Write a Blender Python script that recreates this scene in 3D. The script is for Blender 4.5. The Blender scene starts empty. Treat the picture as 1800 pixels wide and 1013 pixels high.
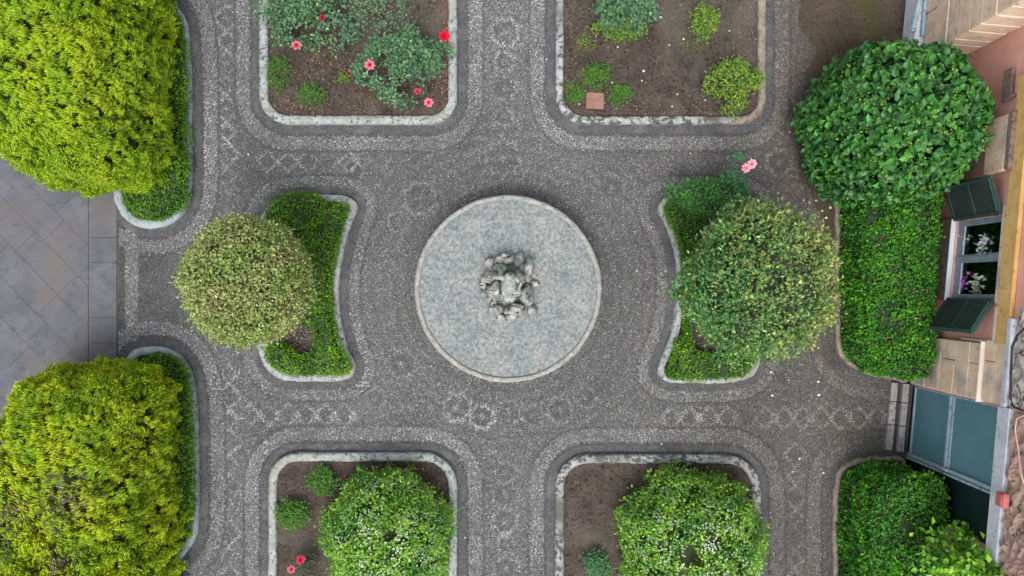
import bpy, bmesh, math, random
import numpy as np
from mathutils import Vector, Matrix
random.seed(7); rng = np.random.default_rng(7)
R = math.radians
sc = bpy.context.scene
COL = sc.collection

# ---------------------------------------------------------------- camera, sky, sun, exposure
CAMH = 12.0
cam = bpy.data.objects.new('camera', bpy.data.cameras.new('camera')); COL.objects.link(cam)
cam.location = (0, 0, CAMH); cam.rotation_euler = (0, 0, 0)
cam.data.sensor_width = 36; cam.data.lens = 28.8; cam.data.clip_end = 500
sc.camera = cam
SUN_EL, SUN_AZ = R(66), R(188)          # azimuth clockwise from +Y: light comes from the bottom of the frame
w = bpy.data.worlds.new('World'); sc.world = w; w.use_nodes = True
nt = w.node_tree; bg = nt.nodes['Background']
sky = nt.nodes.new('ShaderNodeTexSky'); sky.sky_type = 'NISHITA'; sky.sun_disc = False
sky.sun_elevation = SUN_EL; sky.sun_rotation = SUN_AZ; sky.dust_density = 3.0; sky.air_density = 1.0
hs = nt.nodes.new('ShaderNodeHueSaturation'); hs.inputs['Saturation'].default_value = 0.28
nt.links.new(sky.outputs[0], hs.inputs['Color']); nt.links.new(hs.outputs[0], bg.inputs['Color'])
bg.inputs['Strength'].default_value = 0.15
sl = bpy.data.lights.new('sun', 'SUN'); sl.energy = 1.2; sl.angle = R(24); sl.color = (1, .965, .91)
sun = bpy.data.objects.new('sun', sl); COL.objects.link(sun)
sd = Vector((math.sin(SUN_AZ)*math.cos(SUN_EL), math.cos(SUN_AZ)*math.cos(SUN_EL), math.sin(SUN_EL)))
sun.rotation_euler = sd.to_track_quat('Z', 'Y').to_euler(); sun.location = sd*20
sc.view_settings.view_transform = 'Standard'; sc.view_settings.look = 'None'
sc.view_settings.exposure = 1.0; sc.view_settings.gamma = 1.0

# ---------------------------------------------------------------- helpers
def P(px, py, z=0.0):
    k = (CAMH-z)/1440.0
    return ((px-900)*k, (506.5-py)*k)
def tag(o, label=None, cat=None, group=None, kind=None):
    if label: o['label'] = label
    if cat: o['category'] = cat
    if group: o['group'] = group
    if kind: o['kind'] = kind
    return o
def empty(name, loc=(0,0,0), rz=0, **k):
    o = bpy.data.objects.new(name, None); o.empty_display_size = .1; COL.objects.link(o)
    o.location = loc; o.rotation_euler = (0, 0, rz); tag(o, **k); return o
def mesh_np(name, V, F, mat, cols=None, parent=None, smooth=False, loc=None):
    """V (n,3), F (m,3 or 4) int; cols (n,3) per vertex"""
    V = np.asarray(V, np.float32).copy(); F = np.asarray(F, np.int32)
    if loc is not None: V -= np.asarray(loc, np.float32)
    me = bpy.data.meshes.new(name); k = F.shape[1]; m = len(F)
    me.vertices.add(len(V)); me.vertices.foreach_set('co', V.ravel())
    me.loops.add(m*k); me.loops.foreach_set('vertex_index', F.ravel())
    me.polygons.add(m); me.polygons.foreach_set('loop_start', np.arange(0, m*k, k, dtype=np.int32))
    me.polygons.foreach_set('loop_total', np.full(m, k, np.int32))
    me.polygons.foreach_set('use_smooth', np.full(m, smooth, bool))
    me.update(calc_edges=True)
    if cols is not None:
        a = me.color_attributes.new('Col', 'FLOAT_COLOR', 'POINT')
        c = np.ones((len(V), 4), np.float32); c[:, :3] = cols
        a.data.foreach_set('color', c.ravel())
    me.materials.append(mat)
    o = bpy.data.objects.new(name, me); COL.objects.link(o)
    if parent: o.parent = parent
    elif loc is not None: o.location = loc
    return o
def bm_obj(name, bm, mat, parent=None, smooth=False, loc=None):
    me = bpy.data.meshes.new(name); bmesh.ops.recalc_face_normals(bm, faces=bm.faces)
    if smooth:
        for f in bm.faces: f.smooth = True
    bm.to_mesh(me); bm.free(); me.materials.append(mat)
    o = bpy.data.objects.new(name, me); COL.objects.link(o)
    if parent: o.parent = parent
    if loc: o.location = loc
    return o
def box(bm, x0, x1, y0, y1, z0, z1, bev=0.0, jit=0.0):
    vs = [bm.verts.new((x+random.uniform(-jit, jit), y+random.uniform(-jit, jit), z+random.uniform(-jit, jit)))
          for z in (z0, z1) for x, y in ((x0,y0),(x1,y0),(x1,y1),(x0,y1))]
    fs = [bm.faces.new([vs[i] for i in f]) for f in ((3,2,1,0),(4,5,6,7),(0,1,5,4),(1,2,6,5),(2,3,7,6),(3,0,4,7))]
    if bev > 0:
        es = list({e for f in fs for e in f.edges})
        bmesh.ops.bevel(bm, geom=es, offset=bev, segments=1, affect='EDGES')
def tube(bm, pts, r0, r1=None, seg=6):
    r1 = r0 if r1 is None else r1
    pts = [Vector(p) for p in pts]; rings = []
    for i, p in enumerate(pts):
        d = (pts[min(i+1, len(pts)-1)]-pts[max(i-1, 0)]).normalized()
        a = d.orthogonal().normalized(); b = d.cross(a); r = r0+(r1-r0)*i/(len(pts)-1)
        rings.append([bm.verts.new(p+(a*math.cos(t)+b*math.sin(t))*r) for t in [2*math.pi*k/seg for k in range(seg)]])
    for A, B in zip(rings, rings[1:]):
        for k in range(seg): bm.faces.new((A[k], A[(k+1)%seg], B[(k+1)%seg], B[k]))
    bm.faces.new(rings[0][::-1]); bm.faces.new(rings[-1])
def unit(a): return a/np.maximum(np.linalg.norm(a, axis=1, keepdims=True), 1e-9)
class Wave:
    def __init__(s, scale, seed, n=9):
        r = np.random.default_rng(seed); s.k = unit(r.normal(size=(n, 3)))*(2*np.pi/scale)*r.uniform(.6, 1.7, (n, 1)); s.p = r.uniform(0, 6.28, n)
        s.w = r.uniform(.5, 1, n)
    def __call__(s, p): return (np.sin(p@s.k.T+s.p)*s.w).sum(1)/s.w.sum()*1.8
def seg_dist(pts, poly, closed=True):
    d = np.full(len(pts), 1e9); n = len(poly)
    for i in range(n if closed else n-1):
        a = poly[i]; b = poly[(i+1) % n]; ab = b-a; t = np.clip(((pts-a)@ab)/max(ab@ab, 1e-12), 0, 1)
        d = np.minimum(d, np.hypot(*(pts-a-t[:, None]*ab).T))
    return d
def inside(pts, poly):
    x, y = pts.T; r = np.zeros(len(pts), bool); n = len(poly)
    for i in range(n):
        x1, y1 = poly[i]; x2, y2 = poly[(i+1) % n]
        if y1 == y2: continue
        c = ((y1 > y) != (y2 > y)) & (x < (x2-x1)*(y-y1)/(y2-y1)+x1); r ^= c
    return r
def sdf(pts, poly):                     # positive inside
    d = seg_dist(pts, poly); return np.where(inside(pts, poly), d, -d)
def catmull(pts, per=8):
    pts = np.array(pts, float); n = len(pts); out = []
    for i in range(n):
        p0, p1, p2, p3 = pts[i-1], pts[i], pts[(i+1) % n], pts[(i+2) % n]
        for t in np.linspace(0, 1, per, endpoint=False):
            out.append(.5*((2*p1)+(-p0+p2)*t+(2*p0-5*p1+4*p2-p3)*t*t+(-p0+3*p1-3*p2+p3)*t**3))
    return np.array(out)
def rrect(x0, y0, x1, y1, r):           # r = radii at (x0,y0),(x1,y0),(x1,y1),(x0,y1)
    out = []
    for (cx, cy, sx, sy, a0), rr in zip(((x0,y0,1,1,180),(x1,y0,-1,1,270),(x1,y1,-1,-1,0),(x0,y1,1,-1,90)), r):
        for k in range(9):
            a = R(a0+90*k/8); out.append((cx+sx*rr+rr*math.cos(a), cy+sy*rr+rr*math.sin(a)))
    return np.array(out)
def resample(poly, step):
    q = np.vstack([poly, poly[:1]]); s = np.r_[0, np.cumsum(np.hypot(*np.diff(q, axis=0).T))]
    n = max(8, int(s[-1]/step)); t = np.linspace(0, s[-1], n, endpoint=False)
    return np.c_[np.interp(t, s, q[:, 0]), np.interp(t, s, q[:, 1])]
def area(p): x, y = p.T; return .5*np.sum(x*np.roll(y, -1)-np.roll(x, -1)*y)
def ccw(p): return p if area(p) > 0 else p[::-1]
def inset(p, d):
    p = ccw(p); t = np.roll(p, -1, 0)-np.roll(p, 1, 0); t = unit(t)
    return p+np.c_[-t[:, 1], t[:, 0]]*d
def px_poly(pts, z=0.0): return ccw(np.array([P(x, y, z) for x, y in pts]))

# ---------------------------------------------------------------- materials
def new_mat(name):
    m = bpy.data.materials.new(name); m.use_nodes = True; t = m.node_tree; return m, t, t.nodes['Principled BSDF']
def leaf_mat(name, rough=.5, trans=.25, spec=.4):
    m, t, b = new_mat(name); a = t.nodes.new('ShaderNodeAttribute'); a.attribute_name = 'Col'
    t.links.new(a.outputs['Color'], b.inputs['Base Color']); b.inputs['Roughness'].default_value = rough
    b.inputs['Specular IOR Level'].default_value = spec
    if trans > 0:
        tr = t.nodes.new('ShaderNodeBsdfTranslucent'); mx = t.nodes.new('ShaderNodeMixShader'); mx.inputs[0].default_value = trans
        t.links.new(a.outputs['Color'], tr.inputs['Color']); t.links.new(b.outputs[0], mx.inputs[1]); t.links.new(tr.outputs[0], mx.inputs[2])
        t.links.new(mx.outputs[0], t.nodes['Material Output'].inputs['Surface'])
    return m
def noise_mat(name, c1, c2, scale=6, c3=None, scale3=40, th=(.55, .65), rough=.85, bump=.3, bscale=60, bdist=.01, detail=6, spec=.25, c4=None, scale4=2, th4=(.5, .65), metal=0):
    m, t, b = new_mat(name); N = t.nodes.new; L = t.links.new
    co = N('ShaderNodeTexCoord').outputs['Object']
    def noise(s, d=detail):
        n = N('ShaderNodeTexNoise'); n.inputs['Scale'].default_value = s; n.inputs['Detail'].default_value = d; n.inputs['Roughness'].default_value = .62
        L(co, n.inputs['Vector']); return n.outputs['Fac']
    def ramp(f, a, c):
        r = N('ShaderNodeMapRange'); r.inputs['From Min'].default_value = a; r.inputs['From Max'].default_value = c; L(f, r.inputs['Value']); return r.outputs[0]
    def mix(f, A, B):
        x = N('ShaderNodeMix'); x.data_type = 'RGBA'; L(f, x.inputs['Factor'])
        for s, v in ((x.inputs['A'], A), (x.inputs['B'], B)):
            if isinstance(v, tuple): s.default_value = (*v, 1)
            else: L(v, s)
        return x.outputs['Result']
    c = mix(ramp(noise(scale), .35, .65), c1, c2)
    if c3: c = mix(ramp(noise(scale3), *th), c, c3)
    if c4: c = mix(ramp(noise(scale4), *th4), c, c4)
    L(c, b.inputs['Base Color']); b.inputs['Roughness'].default_value = rough; b.inputs['Specular IOR Level'].default_value = spec; b.inputs['Metallic'].default_value = metal
    if bump:
        bp = N('ShaderNodeBump'); bp.inputs['Strength'].default_value = bump; bp.inputs['Distance'].default_value = bdist
        L(noise(bscale), bp.inputs['Height']); L(bp.outputs[0], b.inputs['Normal'])
    return m
M = {}
M['leaf'] = leaf_mat('small_leaf', .55, .22, .3)
M['gloss_leaf'] = leaf_mat('broad_leaf', .45, .15, .4)
M['needle'] = leaf_mat('conifer_spray', .6, .3, .25)
M['petal'] = leaf_mat('petal', .6, .3, .2)
M['pebble'] = leaf_mat('pebble', .62, 0, .4)
M['litter'] = leaf_mat('litter', .8, 0, .15)
M['bark'] = noise_mat('bark', (.09,.07,.05), (.15,.12,.09), 30, bump=.6)
M['cane'] = noise_mat('cane', (.06,.09,.03), (.10,.07,.04), 20)
M['mortar'] = noise_mat('mortar', (.060,.060,.062), (.095,.094,.095), 1.3, (.035,.033,.032), 55, bump=.8, bscale=70, rough=.9)
M['soil'] = noise_mat('soil', (.058,.044,.037), (.100,.078,.066), 3.5, (.032,.024,.019), 20, (.52,.62), bump=1, bscale=28, bdist=.05, rough=.95, c4=(.115,.098,.080), scale4=1.1, th4=(.5,.68))
M['soil_dark'] = noise_mat('soil_dark', (.060,.045,.032), (.085,.063,.045), 2.5, (.03,.022,.016), 22, bump=1, bscale=40, bdist=.03, rough=.95, c4=(.06,.062,.018), scale4=1.8, th4=(.52,.68))
M['kerb'] = noise_mat('kerb_stone', (.22,.24,.24), (.37,.39,.38), 9, (.07,.08,.075), 22, (.53,.61), bump=.6, bscale=50, c4=(.24,.24,.19), scale4=2.2)
M['kerb_dark'] = noise_mat('kerb_lichen', (.20,.21,.21), (.36,.37,.36), 12, (.075,.075,.075), 15, (.49,.55), bump=.8, bscale=40, c4=(.10,.095,.085), scale4=1.5, th4=(.52,.66))
M['kerb_plain'] = noise_mat('kerb_cement', (.22,.26,.275), (.31,.35,.36), 7, (.12,.15,.12), 24, (.57,.68), bump=.4, bscale=40)
M['kerb_brown'] = noise_mat('kerb_brown', (.17,.14,.11), (.27,.23,.19), 9, (.07,.06,.04), 20, bump=.6)
M['gutter'] = noise_mat('gutter', (.075,.077,.082), (.120,.120,.124), 9, (.040,.040,.043), 60, (.46,.58), bump=.9, bscale=50, c4=(.12,.115,.112), scale4=3)
M['basin'] = noise_mat('basin_stone', (.20,.21,.20), (.33,.315,.285), 12, (.10,.105,.095), 30, bump=.7, bscale=45)
M['rock'] = noise_mat('wet_rock', (.17,.17,.16), (.50,.49,.46), 14, (.03,.03,.025), 13, (.54,.61), bump=1, bscale=30, bdist=.03, rough=.45, c4=(.20,.28,.25), scale4=6, th4=(.5,.6))
M['verdigris'] = noise_mat('green_bronze', (.20,.215,.205), (.42,.44,.41), 16, (.04,.042,.038), 16, (.54,.62), bump=.6, rough=.5)
M['pink'] = noise_mat('pink_plaster', (.70,.33,.27), (.76,.42,.35), 3, (.58,.36,.31), 12, bump=.3, bscale=50, c4=(.33,.20,.17), scale4=1.3, th4=(.58,.8))
M['cream'] = noise_mat('cream_stone', (.66,.47,.33), (.76,.59,.45), 4, (.46,.31,.21), 14, (.56,.68), bump=.5, bscale=30, c4=(.42,.36,.33), scale4=2.2)
M['cream_light'] = noise_mat('cream_ledge', (.72,.60,.50), (.80,.72,.63), 6, bump=.3)
M['lichen_stone'] = noise_mat('lichen_stone', (.16,.11,.095), (.28,.20,.16), 12, (.06,.045,.04), 25, bump=.8)
M['ochre'] = noise_mat('ochre_plaster', (.58,.34,.11), (.68,.44,.17), 5, (.46,.27,.12), 14, bump=.2)
M['teal'] = noise_mat('teal_paint', (.080,.20,.245), (.11,.24,.285), 1.6, (.10,.18,.18), 7, (.62,.75), bump=.08, bscale=30, rough=.42, spec=.5)
M['teal_light'] = noise_mat('pale_teal_paint', (.22,.32,.38), (.32,.42,.48), 8, (.09,.11,.12), 22, bump=.3, rough=.5)
M['dark_opening'] = noise_mat('dark_opening_fill', (.006,.018,.019), (.010,.028,.028), 2, bump=.1, rough=.35, spec=.5)
M['green_paint'] = noise_mat('green_shutter_paint', (.028,.044,.042), (.042,.062,.058), 6, (.08,.09,.088), 20, (.62,.72), bump=.2, rough=.5)
M['green_edge'] = noise_mat('green_edge_paint', (.02,.075,.055), (.035,.10,.075), 9, bump=.1, rough=.5)
M['frame'] = noise_mat('blue_grey_frame', (.17,.22,.28), (.24,.30,.36), 8, bump=.2, rough=.5)
M['white_paint'] = noise_mat('white_paint', (.55,.60,.63), (.68,.72,.74), 8, bump=.2, rough=.5)
M['concrete'] = noise_mat('pale_concrete', (.45,.46,.51), (.60,.61,.66), 6, (.14,.14,.15), 18, (.6,.68), bump=.5, bscale=40)
M['rubble'] = noise_mat('rubble_stone', (.42,.38,.34), (.62,.57,.52), 11, (.10,.09,.085), 14, (.52,.6), bump=1, bscale=16, bdist=.05)
M['rubble_pink'] = noise_mat('rubble_brick', (.56,.36,.28), (.42,.32,.24), 8, (.10,.08,.07), 11, (.54,.62), bump=1, bscale=16, bdist=.05, c4=(.50,.30,.27), scale4=3)
M['slab'] = noise_mat('basalt_slab', (.074,.078,.092), (.112,.111,.124), 2.2, (.056,.057,.066), 9, (.52,.75), bump=.35, bscale=35, rough=.6, c4=(.105,.095,.092), scale4=.7, th4=(.5,.62))
M['step'] = noise_mat('step_stone', (.22,.21,.21), (.33,.31,.31), 9, (.07,.065,.065), 20, bump=.5)
M['step_dark'] = noise_mat('step_riser', (.035,.033,.035), (.06,.055,.055), 9, bump=.5)
M['terracotta'] = noise_mat('terracotta', (.19,.10,.08), (.25,.14,.11), 12, bump=.3)
M['red_box'] = noise_mat('red_plastic', (.42,.11,.12), (.50,.18,.18), 6, bump=.1, rough=.5)
M['cable'] = noise_mat('cable', (.02,.02,.02), (.035,.035,.035), 9, rough=.5)
M['cable_pink'] = noise_mat('cable_pink', (.5,.3,.28), (.6,.38,.35), 9, rough=.5)
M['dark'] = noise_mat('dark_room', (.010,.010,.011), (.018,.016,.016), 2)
M['roof'] = noise_mat('roof_tile', (.32,.16,.10), (.42,.24,.16), 9, (.15,.10,.07), 25, bump=.5)
M['pot'] = noise_mat('clay_pot', (.3,.13,.08), (.36,.17,.11), 9)
gm, t, b = new_mat('window_glass')
tp = t.nodes.new('ShaderNodeBsdfTransparent'); gl = t.nodes.new('ShaderNodeBsdfGlossy'); fr = t.nodes.new('ShaderNodeFresnel'); mx = t.nodes.new('ShaderNodeMixShader')
fr.inputs[0].default_value = 1.45; gl.inputs['Roughness'].default_value = .03; tp.inputs[0].default_value = (.95,.97,.97,1)
t.links.new(fr.outputs[0], mx.inputs[0]); t.links.new(tp.outputs[0], mx.inputs[1]); t.links.new(gl.outputs[0], mx.inputs[2]); t.links.new(mx.outputs[0], t.nodes['Material Output'].inputs['Surface'])
M['glass'] = gm
# murky pool water; pale sky reflection and ripple highlights put into its colour
wm, t, b = new_mat('fountain_water'); N = t.nodes.new; L = t.links.new
tc = N('ShaderNodeTexCoord').outputs['Object']
wv = N('ShaderNodeTexWave'); wv.wave_type = 'RINGS'; wv.rings_direction = 'Z'; wv.inputs['Scale'].default_value = 5; wv.inputs['Distortion'].default_value = 7; wv.inputs['Detail'].default_value = 4; wv.inputs['Detail Scale'].default_value = 4; L(tc, wv.inputs['Vector'])
n1 = N('ShaderNodeTexNoise'); n1.inputs['Scale'].default_value = 24; n1.inputs['Detail'].default_value = 7; n1.inputs['Roughness'].default_value = .7; L(tc, n1.inputs['Vector'])
n2 = N('ShaderNodeTexNoise'); n2.inputs['Scale'].default_value = 2.6; n2.inputs['Detail'].default_value = 4; L(tc, n2.inputs['Vector'])
ad = N('ShaderNodeMath'); ad.operation = 'MULTIPLY_ADD'; ad.inputs[1].default_value = .03; L(wv.outputs['Fac'], ad.inputs[0]); L(n1.outputs['Fac'], ad.inputs[2])
r1 = N('ShaderNodeMapRange'); r1.inputs['From Min'].default_value = .40; r1.inputs['From Max'].default_value = .72; L(ad.outputs[0], r1.inputs['Value'])
m1 = N('ShaderNodeMix'); m1.data_type = 'RGBA'; m1.inputs['A'].default_value = (.12,.128,.126,1); m1.inputs['B'].default_value = (.335,.34,.33,1); L(r1.outputs[0], m1.inputs['Factor'])
r2 = N('ShaderNodeMapRange'); r2.inputs['From Min'].default_value = .4; r2.inputs['From Max'].default_value = .65; L(n2.outputs['Fac'], r2.inputs['Value'])
m2 = N('ShaderNodeMix'); m2.data_type = 'RGBA'; m2.blend_type = 'MULTIPLY'; m2.inputs['B'].default_value = (.74,.84,.85,1); L(r2.outputs[0], m2.inputs['Factor']); L(m1.outputs['Result'], m2.inputs['A'])
L(m2.outputs['Result'], b.inputs['Base Color']); b.inputs['Roughness'].default_value = .22; b.inputs['IOR'].default_value = 1.33
bp = N('ShaderNodeBump'); bp.inputs['Strength'].default_value = .9; bp.inputs['Distance'].default_value = .02; L(ad.outputs[0], bp.inputs['Height']); L(bp.outputs[0], b.inputs['Normal'])
M['water'] = wm

# ---------------------------------------------------------------- bed outlines (outer kerb edge)
BEDS = {
 'A': px_poly(rrect(455, -230, 803, 218, (10, 10, 48, 52)), .1),
 'B': px_poly(rrect(977, -230, 1347, 218, (10, 10, 45, 52)), .1),
 'C': px_poly(rrect(471, 797, 803, 1250, (52, 58, 10, 10)), .1),
 'D': px_poly(rrect(976, 800, 1338, 1250, (58, 62, 10, 10)), .1),
 'E': px_poly(catmull([(470,362),(500,346),(560,342),(608,345),(627,362),(614,400),(601,450),(595,505),(598,560),(610,612),(624,645),(608,668),(550,671),(495,668),(465,645),(452,600),(446,500),(450,410)]), .1),
 'F': px_poly(catmull([(1157,368),(1168,348),(1210,343),(1300,345),(1332,362),(1340,430),(1343,500),(1342,570),(1338,630),(1322,662),(1280,673),(1200,674),(1166,668),(1157,645),(1174,605),(1187,555),(1191,500),(1186,440),(1172,400)]), .1),
 'G': px_poly(catmull([(333,120),(334,220),(333,330),(322,370),(296,394),(262,402),(228,392),(206,366),(198,330),(196,200),(196,50),(196,-120),(196,-240),(260,-250),(300,-240),(285,-120),(285,-30),(306,5),(326,40)]), .1),
 'H': px_poly(catmull([(225,625),(262,610),(300,616),(326,640),(340,680),(345,740),(346,830),(346,920),(338,955),(312,990),(285,1030),(280,1120),(280,1260),(200,1262),(196,1100),(196,900),(200,700)]), .1),
 'I': px_poly(catmull([(1470,300),(1469,400),(1469,500),(1470,600),(1486,636),(1524,658),(1570,668),(1598,668),(1606,600),(1606,480),(1610,380),(1612,300),(1560,285),(1500,285)]), .05),
 'J': px_poly(catmull([(1466,860),(1476,825),(1505,808),(1550,804),(1592,812),(1592,900),(1590,1000),(1590,1120),(1590,1230),(1530,1235),(1470,1230),(1465,1120),(1465,1000),(1465,920)]), .05),
}
# ---------------------------------------------------------------- ground
def sheet(name, poly, z, mat, **k):
    bm = bmesh.new(); vs = [bm.verts.new((x, y, z)) for x, y in poly]; f = bm.faces.new(vs)
    if f.normal.z < 0: f.normal_flip()
    bmesh.ops.triangulate(bm, faces=[f])
    return bm_obj(name, bm, mat, **k)
tag(sheet('ground', [(-90,-90),(90,-90),(90,90),(-90,90)], 0, M['mortar']), kind='structure')

def pattern(p):
    """how pale the pebbles laid at p are (0 dark .. 1 pale), and where no pebbles lie"""
    n = len(p); v = np.full(n, .37); keep = np.ones(n, bool); dark = np.zeros(n, bool)
    p3 = np.c_[p, np.zeros(n)]
    dall = np.full(n, 1e9)
    for k, poly in BEDS.items():
        bb0 = poly.min(0)-.7; bb1 = poly.max(0)+.7; s = ((p > bb0) & (p < bb1)).all(1)
        if not s.any(): continue
        d = -sdf(p[s], poly); idx = np.where(s)[0]
        keep[idx[d < .0]] = False
        dall[idx] = np.minimum(dall[idx], d*(1.3 if k in 'EF' else 1.0))
    jit = rng.uniform(-.012, .012, n); d = dall+jit
    right = (p[:, 0] > 4.55)
    g = .165; bnd = (d > g) & (d < .36) & ~right
    v[bnd] = (.64+.12*Wave(.8, 17)(p3))[bnd]; v[(d > .365) & (d < .405)] = .22; dark[(d < g) & ~right] = True
    v[dark] = .15
    # fountain: tight concentric courses
    r = np.hypot(p[:, 0]+.056, p[:, 1]+.012)+jit
    free = (d > .41)
    ring = free & (r < 2.5)
    v[ring] += .06*np.sin(r[ring]*2*np.pi/.17)
    q = np.c_[p[:, 0]*120+900, 506.5-p[:, 1]*120]+rng.uniform(-.5, .5, (n, 2))
    wear = np.clip(.78+.45*Wave(.45, 15)(p3)+.25*Wave(1.4, 16)(p3), .18, 1.15)
    def diamond(cx, cy, s, wd=6.5, a=.42, dot=False):
        m = np.abs(q[:, 0]-cx)+np.abs(q[:, 1]-cy); k = free & (m < s+wd/2) & (m > s-wd/2-2); v[k] += a*1.45*wear[k]; v[free & (m < s-wd/2-3)] -= .06
        if dot: v[free & (m < 7)] += a*.7
    def rosette(cx, cy, s, wd=6.5, a=.33, dot=5, petals=0):
        m = np.hypot(q[:, 0]-cx, q[:, 1]-cy)
        if petals: m = m*(1+.10*np.cos(petals*np.arctan2(q[:, 1]-cy, q[:, 0]-cx)))
        k = free & (np.abs(m-s) < wd/2); v[k] += a*1.5*wear[k]; v[free & (m < dot)] += a; v[free & (m > dot+1) & (m < s-wd/2-1)] -= .12
    y = 8
    for i in range(8):
        s = (24, 17)[i % 2]; diamond(398, y+s, s, a=.40, dot=i % 2 == 0); y += 2*s-1
    y = 640
    for i in range(12):
        s = (17, 24)[i % 2]; diamond(403, y+s, s, a=.30, dot=i % 3 == 0); y += 2*s-1
    for i in range(5):
        diamond(470+i*36, 284, 19, 5.5, a=.34); 
    for i in range(6):
        diamond(440+i*33, 730, 20, a=.34); diamond(456+i*33, 733, 9, 5, a=.24)
    for i in range(12):
        diamond(1180+i*33, 735, 20, 6, a=.30)
        if i % 2: diamond(1196+i*33, 735, 8, 5, a=.22)
    for i in range(7): diamond(1398, 800+i*37, (21, 15)[i % 2], 6, a=.28)
    for i in range(6): diamond(1385, 20+i*42, (21, 16)[i % 2], 6, a=.14)
    for cx, cy, s, a, pt in ((888,57,24,.24,8),(886,108,17,.24,0),(886,155,22,.12,8),(885,205,16,.14,0),(884,278,30,.16,10),(738,350,27,.2,8),(700,390,18,.12,0),
                             (804,716,23,.46,8),(847,733,20,.50,8),(893,727,22,.20,8),(937,730,18,.14,0),(985,722,22,.22,8),(1030,700,18,.1,0),(888,830,18,.1,0),
                             (888,870,22,.10,8),(888,916,21,.26,8),(890,958,15,.15,0),(890,1000,22,.22,8),(1370,285,22,.28,8),(1396,325,15,.2,0),(1372,235,16,.1,0),(706,640,24,.14,8),(660,700,18,.12,0),
                             (1075,330,22,.08,8),(385,155,12,.15,0),(620,300,18,.1,0),(668,270,20,.1,8)):
        rosette(cx, cy, s, a=a, petals=pt)
    # straight band beside the slabs
    x0, y0 = P(220, 600); x1, y1 = P(243, 404)
    s = (p[:, 0] > x0) & (p[:, 0] < x1) & (p[:, 1] > y0) & (p[:, 1] < y1); v[s] = .72
    s = (p[:, 0] > x1) & (p[:, 0] < x1+.8) & (p[:, 1] > y0) & (p[:, 1] < y1) & (d > .41); v[s] = .20
    s = (p[:, 0] < x0) & ~bnd; v[s] = .10
    keep &= p[:, 0] > P(208, 500)[0]
    # band before the door step
    x2, _ = P(1549, 0); s = (p[:, 0] > x2) & (p[:, 0] < x2+.07) & (p[:, 1] < P(0, 712)[1]) & (p[:, 1] > P(0, 790)[1]); v[s] += .2
    for arc in ([(1440,640),(1465,668),(1500,688),(1545,694)], [(1462,812),(1478,792),(1510,783),(1548,780)]):
        dd = seg_dist(p, np.array([P(*a) for a in arc]), False); v[(dd < .085) & (d > .1)] += .22
    return v, keep, d
XL, XR, YB, YT = P(208,0)[0], 5.62, -5.2, 5.2
SOIL_EDGE = px_poly(catmull([(1418,-120),(1408,-20),(1400,40),(1424,90),(1412,150),(1400,230),(1402,300),(1424,350),(1445,420),(1462,520),(1466,600),(1500,640),(1630,640),(1660,300),(1680,0),(1690,-200),(1560,-260),(1440,-230)]))
pitch = .0225
gx, gy = np.meshgrid(np.arange(XL, XR, pitch), np.arange(YB, YT, pitch*.87)); gx[::2] += pitch/2
pp = np.c_[gx.ravel(), gy.ravel()]+rng.uniform(-.0055, .0055, (gx.size, 2))
v, keep, dd = pattern(pp)
basin_r = np.hypot(pp[:, 0]+.056, pp[:, 1]+.012); keep &= basin_r > 1.27
se = sdf(pp, SOIL_EDGE); keep &= ~((se > 0) & (rng.random(len(pp)) < np.clip(se/.5, .10, 1)))
keep &= rng.random(len(pp)) > .03
pp, v, dd = pp[keep], v[keep], dd[keep]
n = len(pp); p3 = np.c_[pp, np.zeros(n)]
big = Wave(2.2, 3)(p3); mid = Wave(.6, 4)(p3)
v = np.clip(v+.05*mid, .05, 1.1)
lum = (.040+.225*v)*np.exp(rng.normal(0, .34, n))*(1+.17*big)
spk = rng.random(n) < .015*v; lum[spk] = rng.uniform(.2, .34, spk.sum())
wr = np.clip((pp[:, 0]-1.2)/3.6, 0, 1)                 # brown garden dirt towards the house; the ramp also darkens the pebbles
lum *= 1-.30*wr-.06*np.clip(-pp[:, 1]/4, -1, 1)*wr
tint = np.c_[np.full(n, .99), np.full(n, .99), np.full(n, .985)]
tint = tint*(1-wr[:, None])+np.array([1.09,.985,.87])*wr[:, None]
nb_ = np.clip(1-(-sdf(pp, SOIL_EDGE))/.55, 0, 1)*(pp[:, 1] > -1.2); nb_ = np.clip(nb_+.35*Wave(.3, 18)(p3)*nb_, 0, 1)
tint = tint*(1-nb_[:, None])+np.array([1.05,.84,.62])*nb_[:, None]; lum *= 1-.30*nb_
tint += rng.normal(0, .05, (n, 3))
mo = np.clip(Wave(1.6, 12)(p3)*1.2-.35, 0, 1)*np.clip((pp[:, 0]-3)/2, 0, 1)
tint = tint*(1-.5*mo[:, None])+np.array([.95,.92,.5])*.5*mo[:, None]
cp = lum[:, None]*np.clip(tint, .5, 1.5)
K = 5; ang = np.arange(K)*2*np.pi/K; rr = rng.uniform(.0090, .0128, n); an = rng.uniform(0, 6.28, n)
ex = rng.uniform(.75, 1.3, n)
ringx = (np.cos(ang[None]+0)*rr[:, None]*ex[:, None]); ringy = np.sin(ang[None])*rr[:, None]/ex[:, None]
ca, sa = np.cos(an)[:, None], np.sin(an)[:, None]
V = np.zeros((n, K+1, 3)); V[:, :K, 0] = pp[:, :1]+ringx*ca-ringy*sa; V[:, :K, 1] = pp[:, 1:]+ringx*sa+ringy*ca; V[:, :K, 2] = .001
V[:, K, :2] = pp; V[:, K, 2] = rng.uniform(.005, .012, n)
b0 = np.arange(n)[:, None]*(K+1)
F = np.stack([np.stack([b0[:, 0]+i, b0[:, 0]+(i+1) % K, b0[:, 0]+K], 1) for i in range(K)], 1).reshape(-1, 3)
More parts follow.
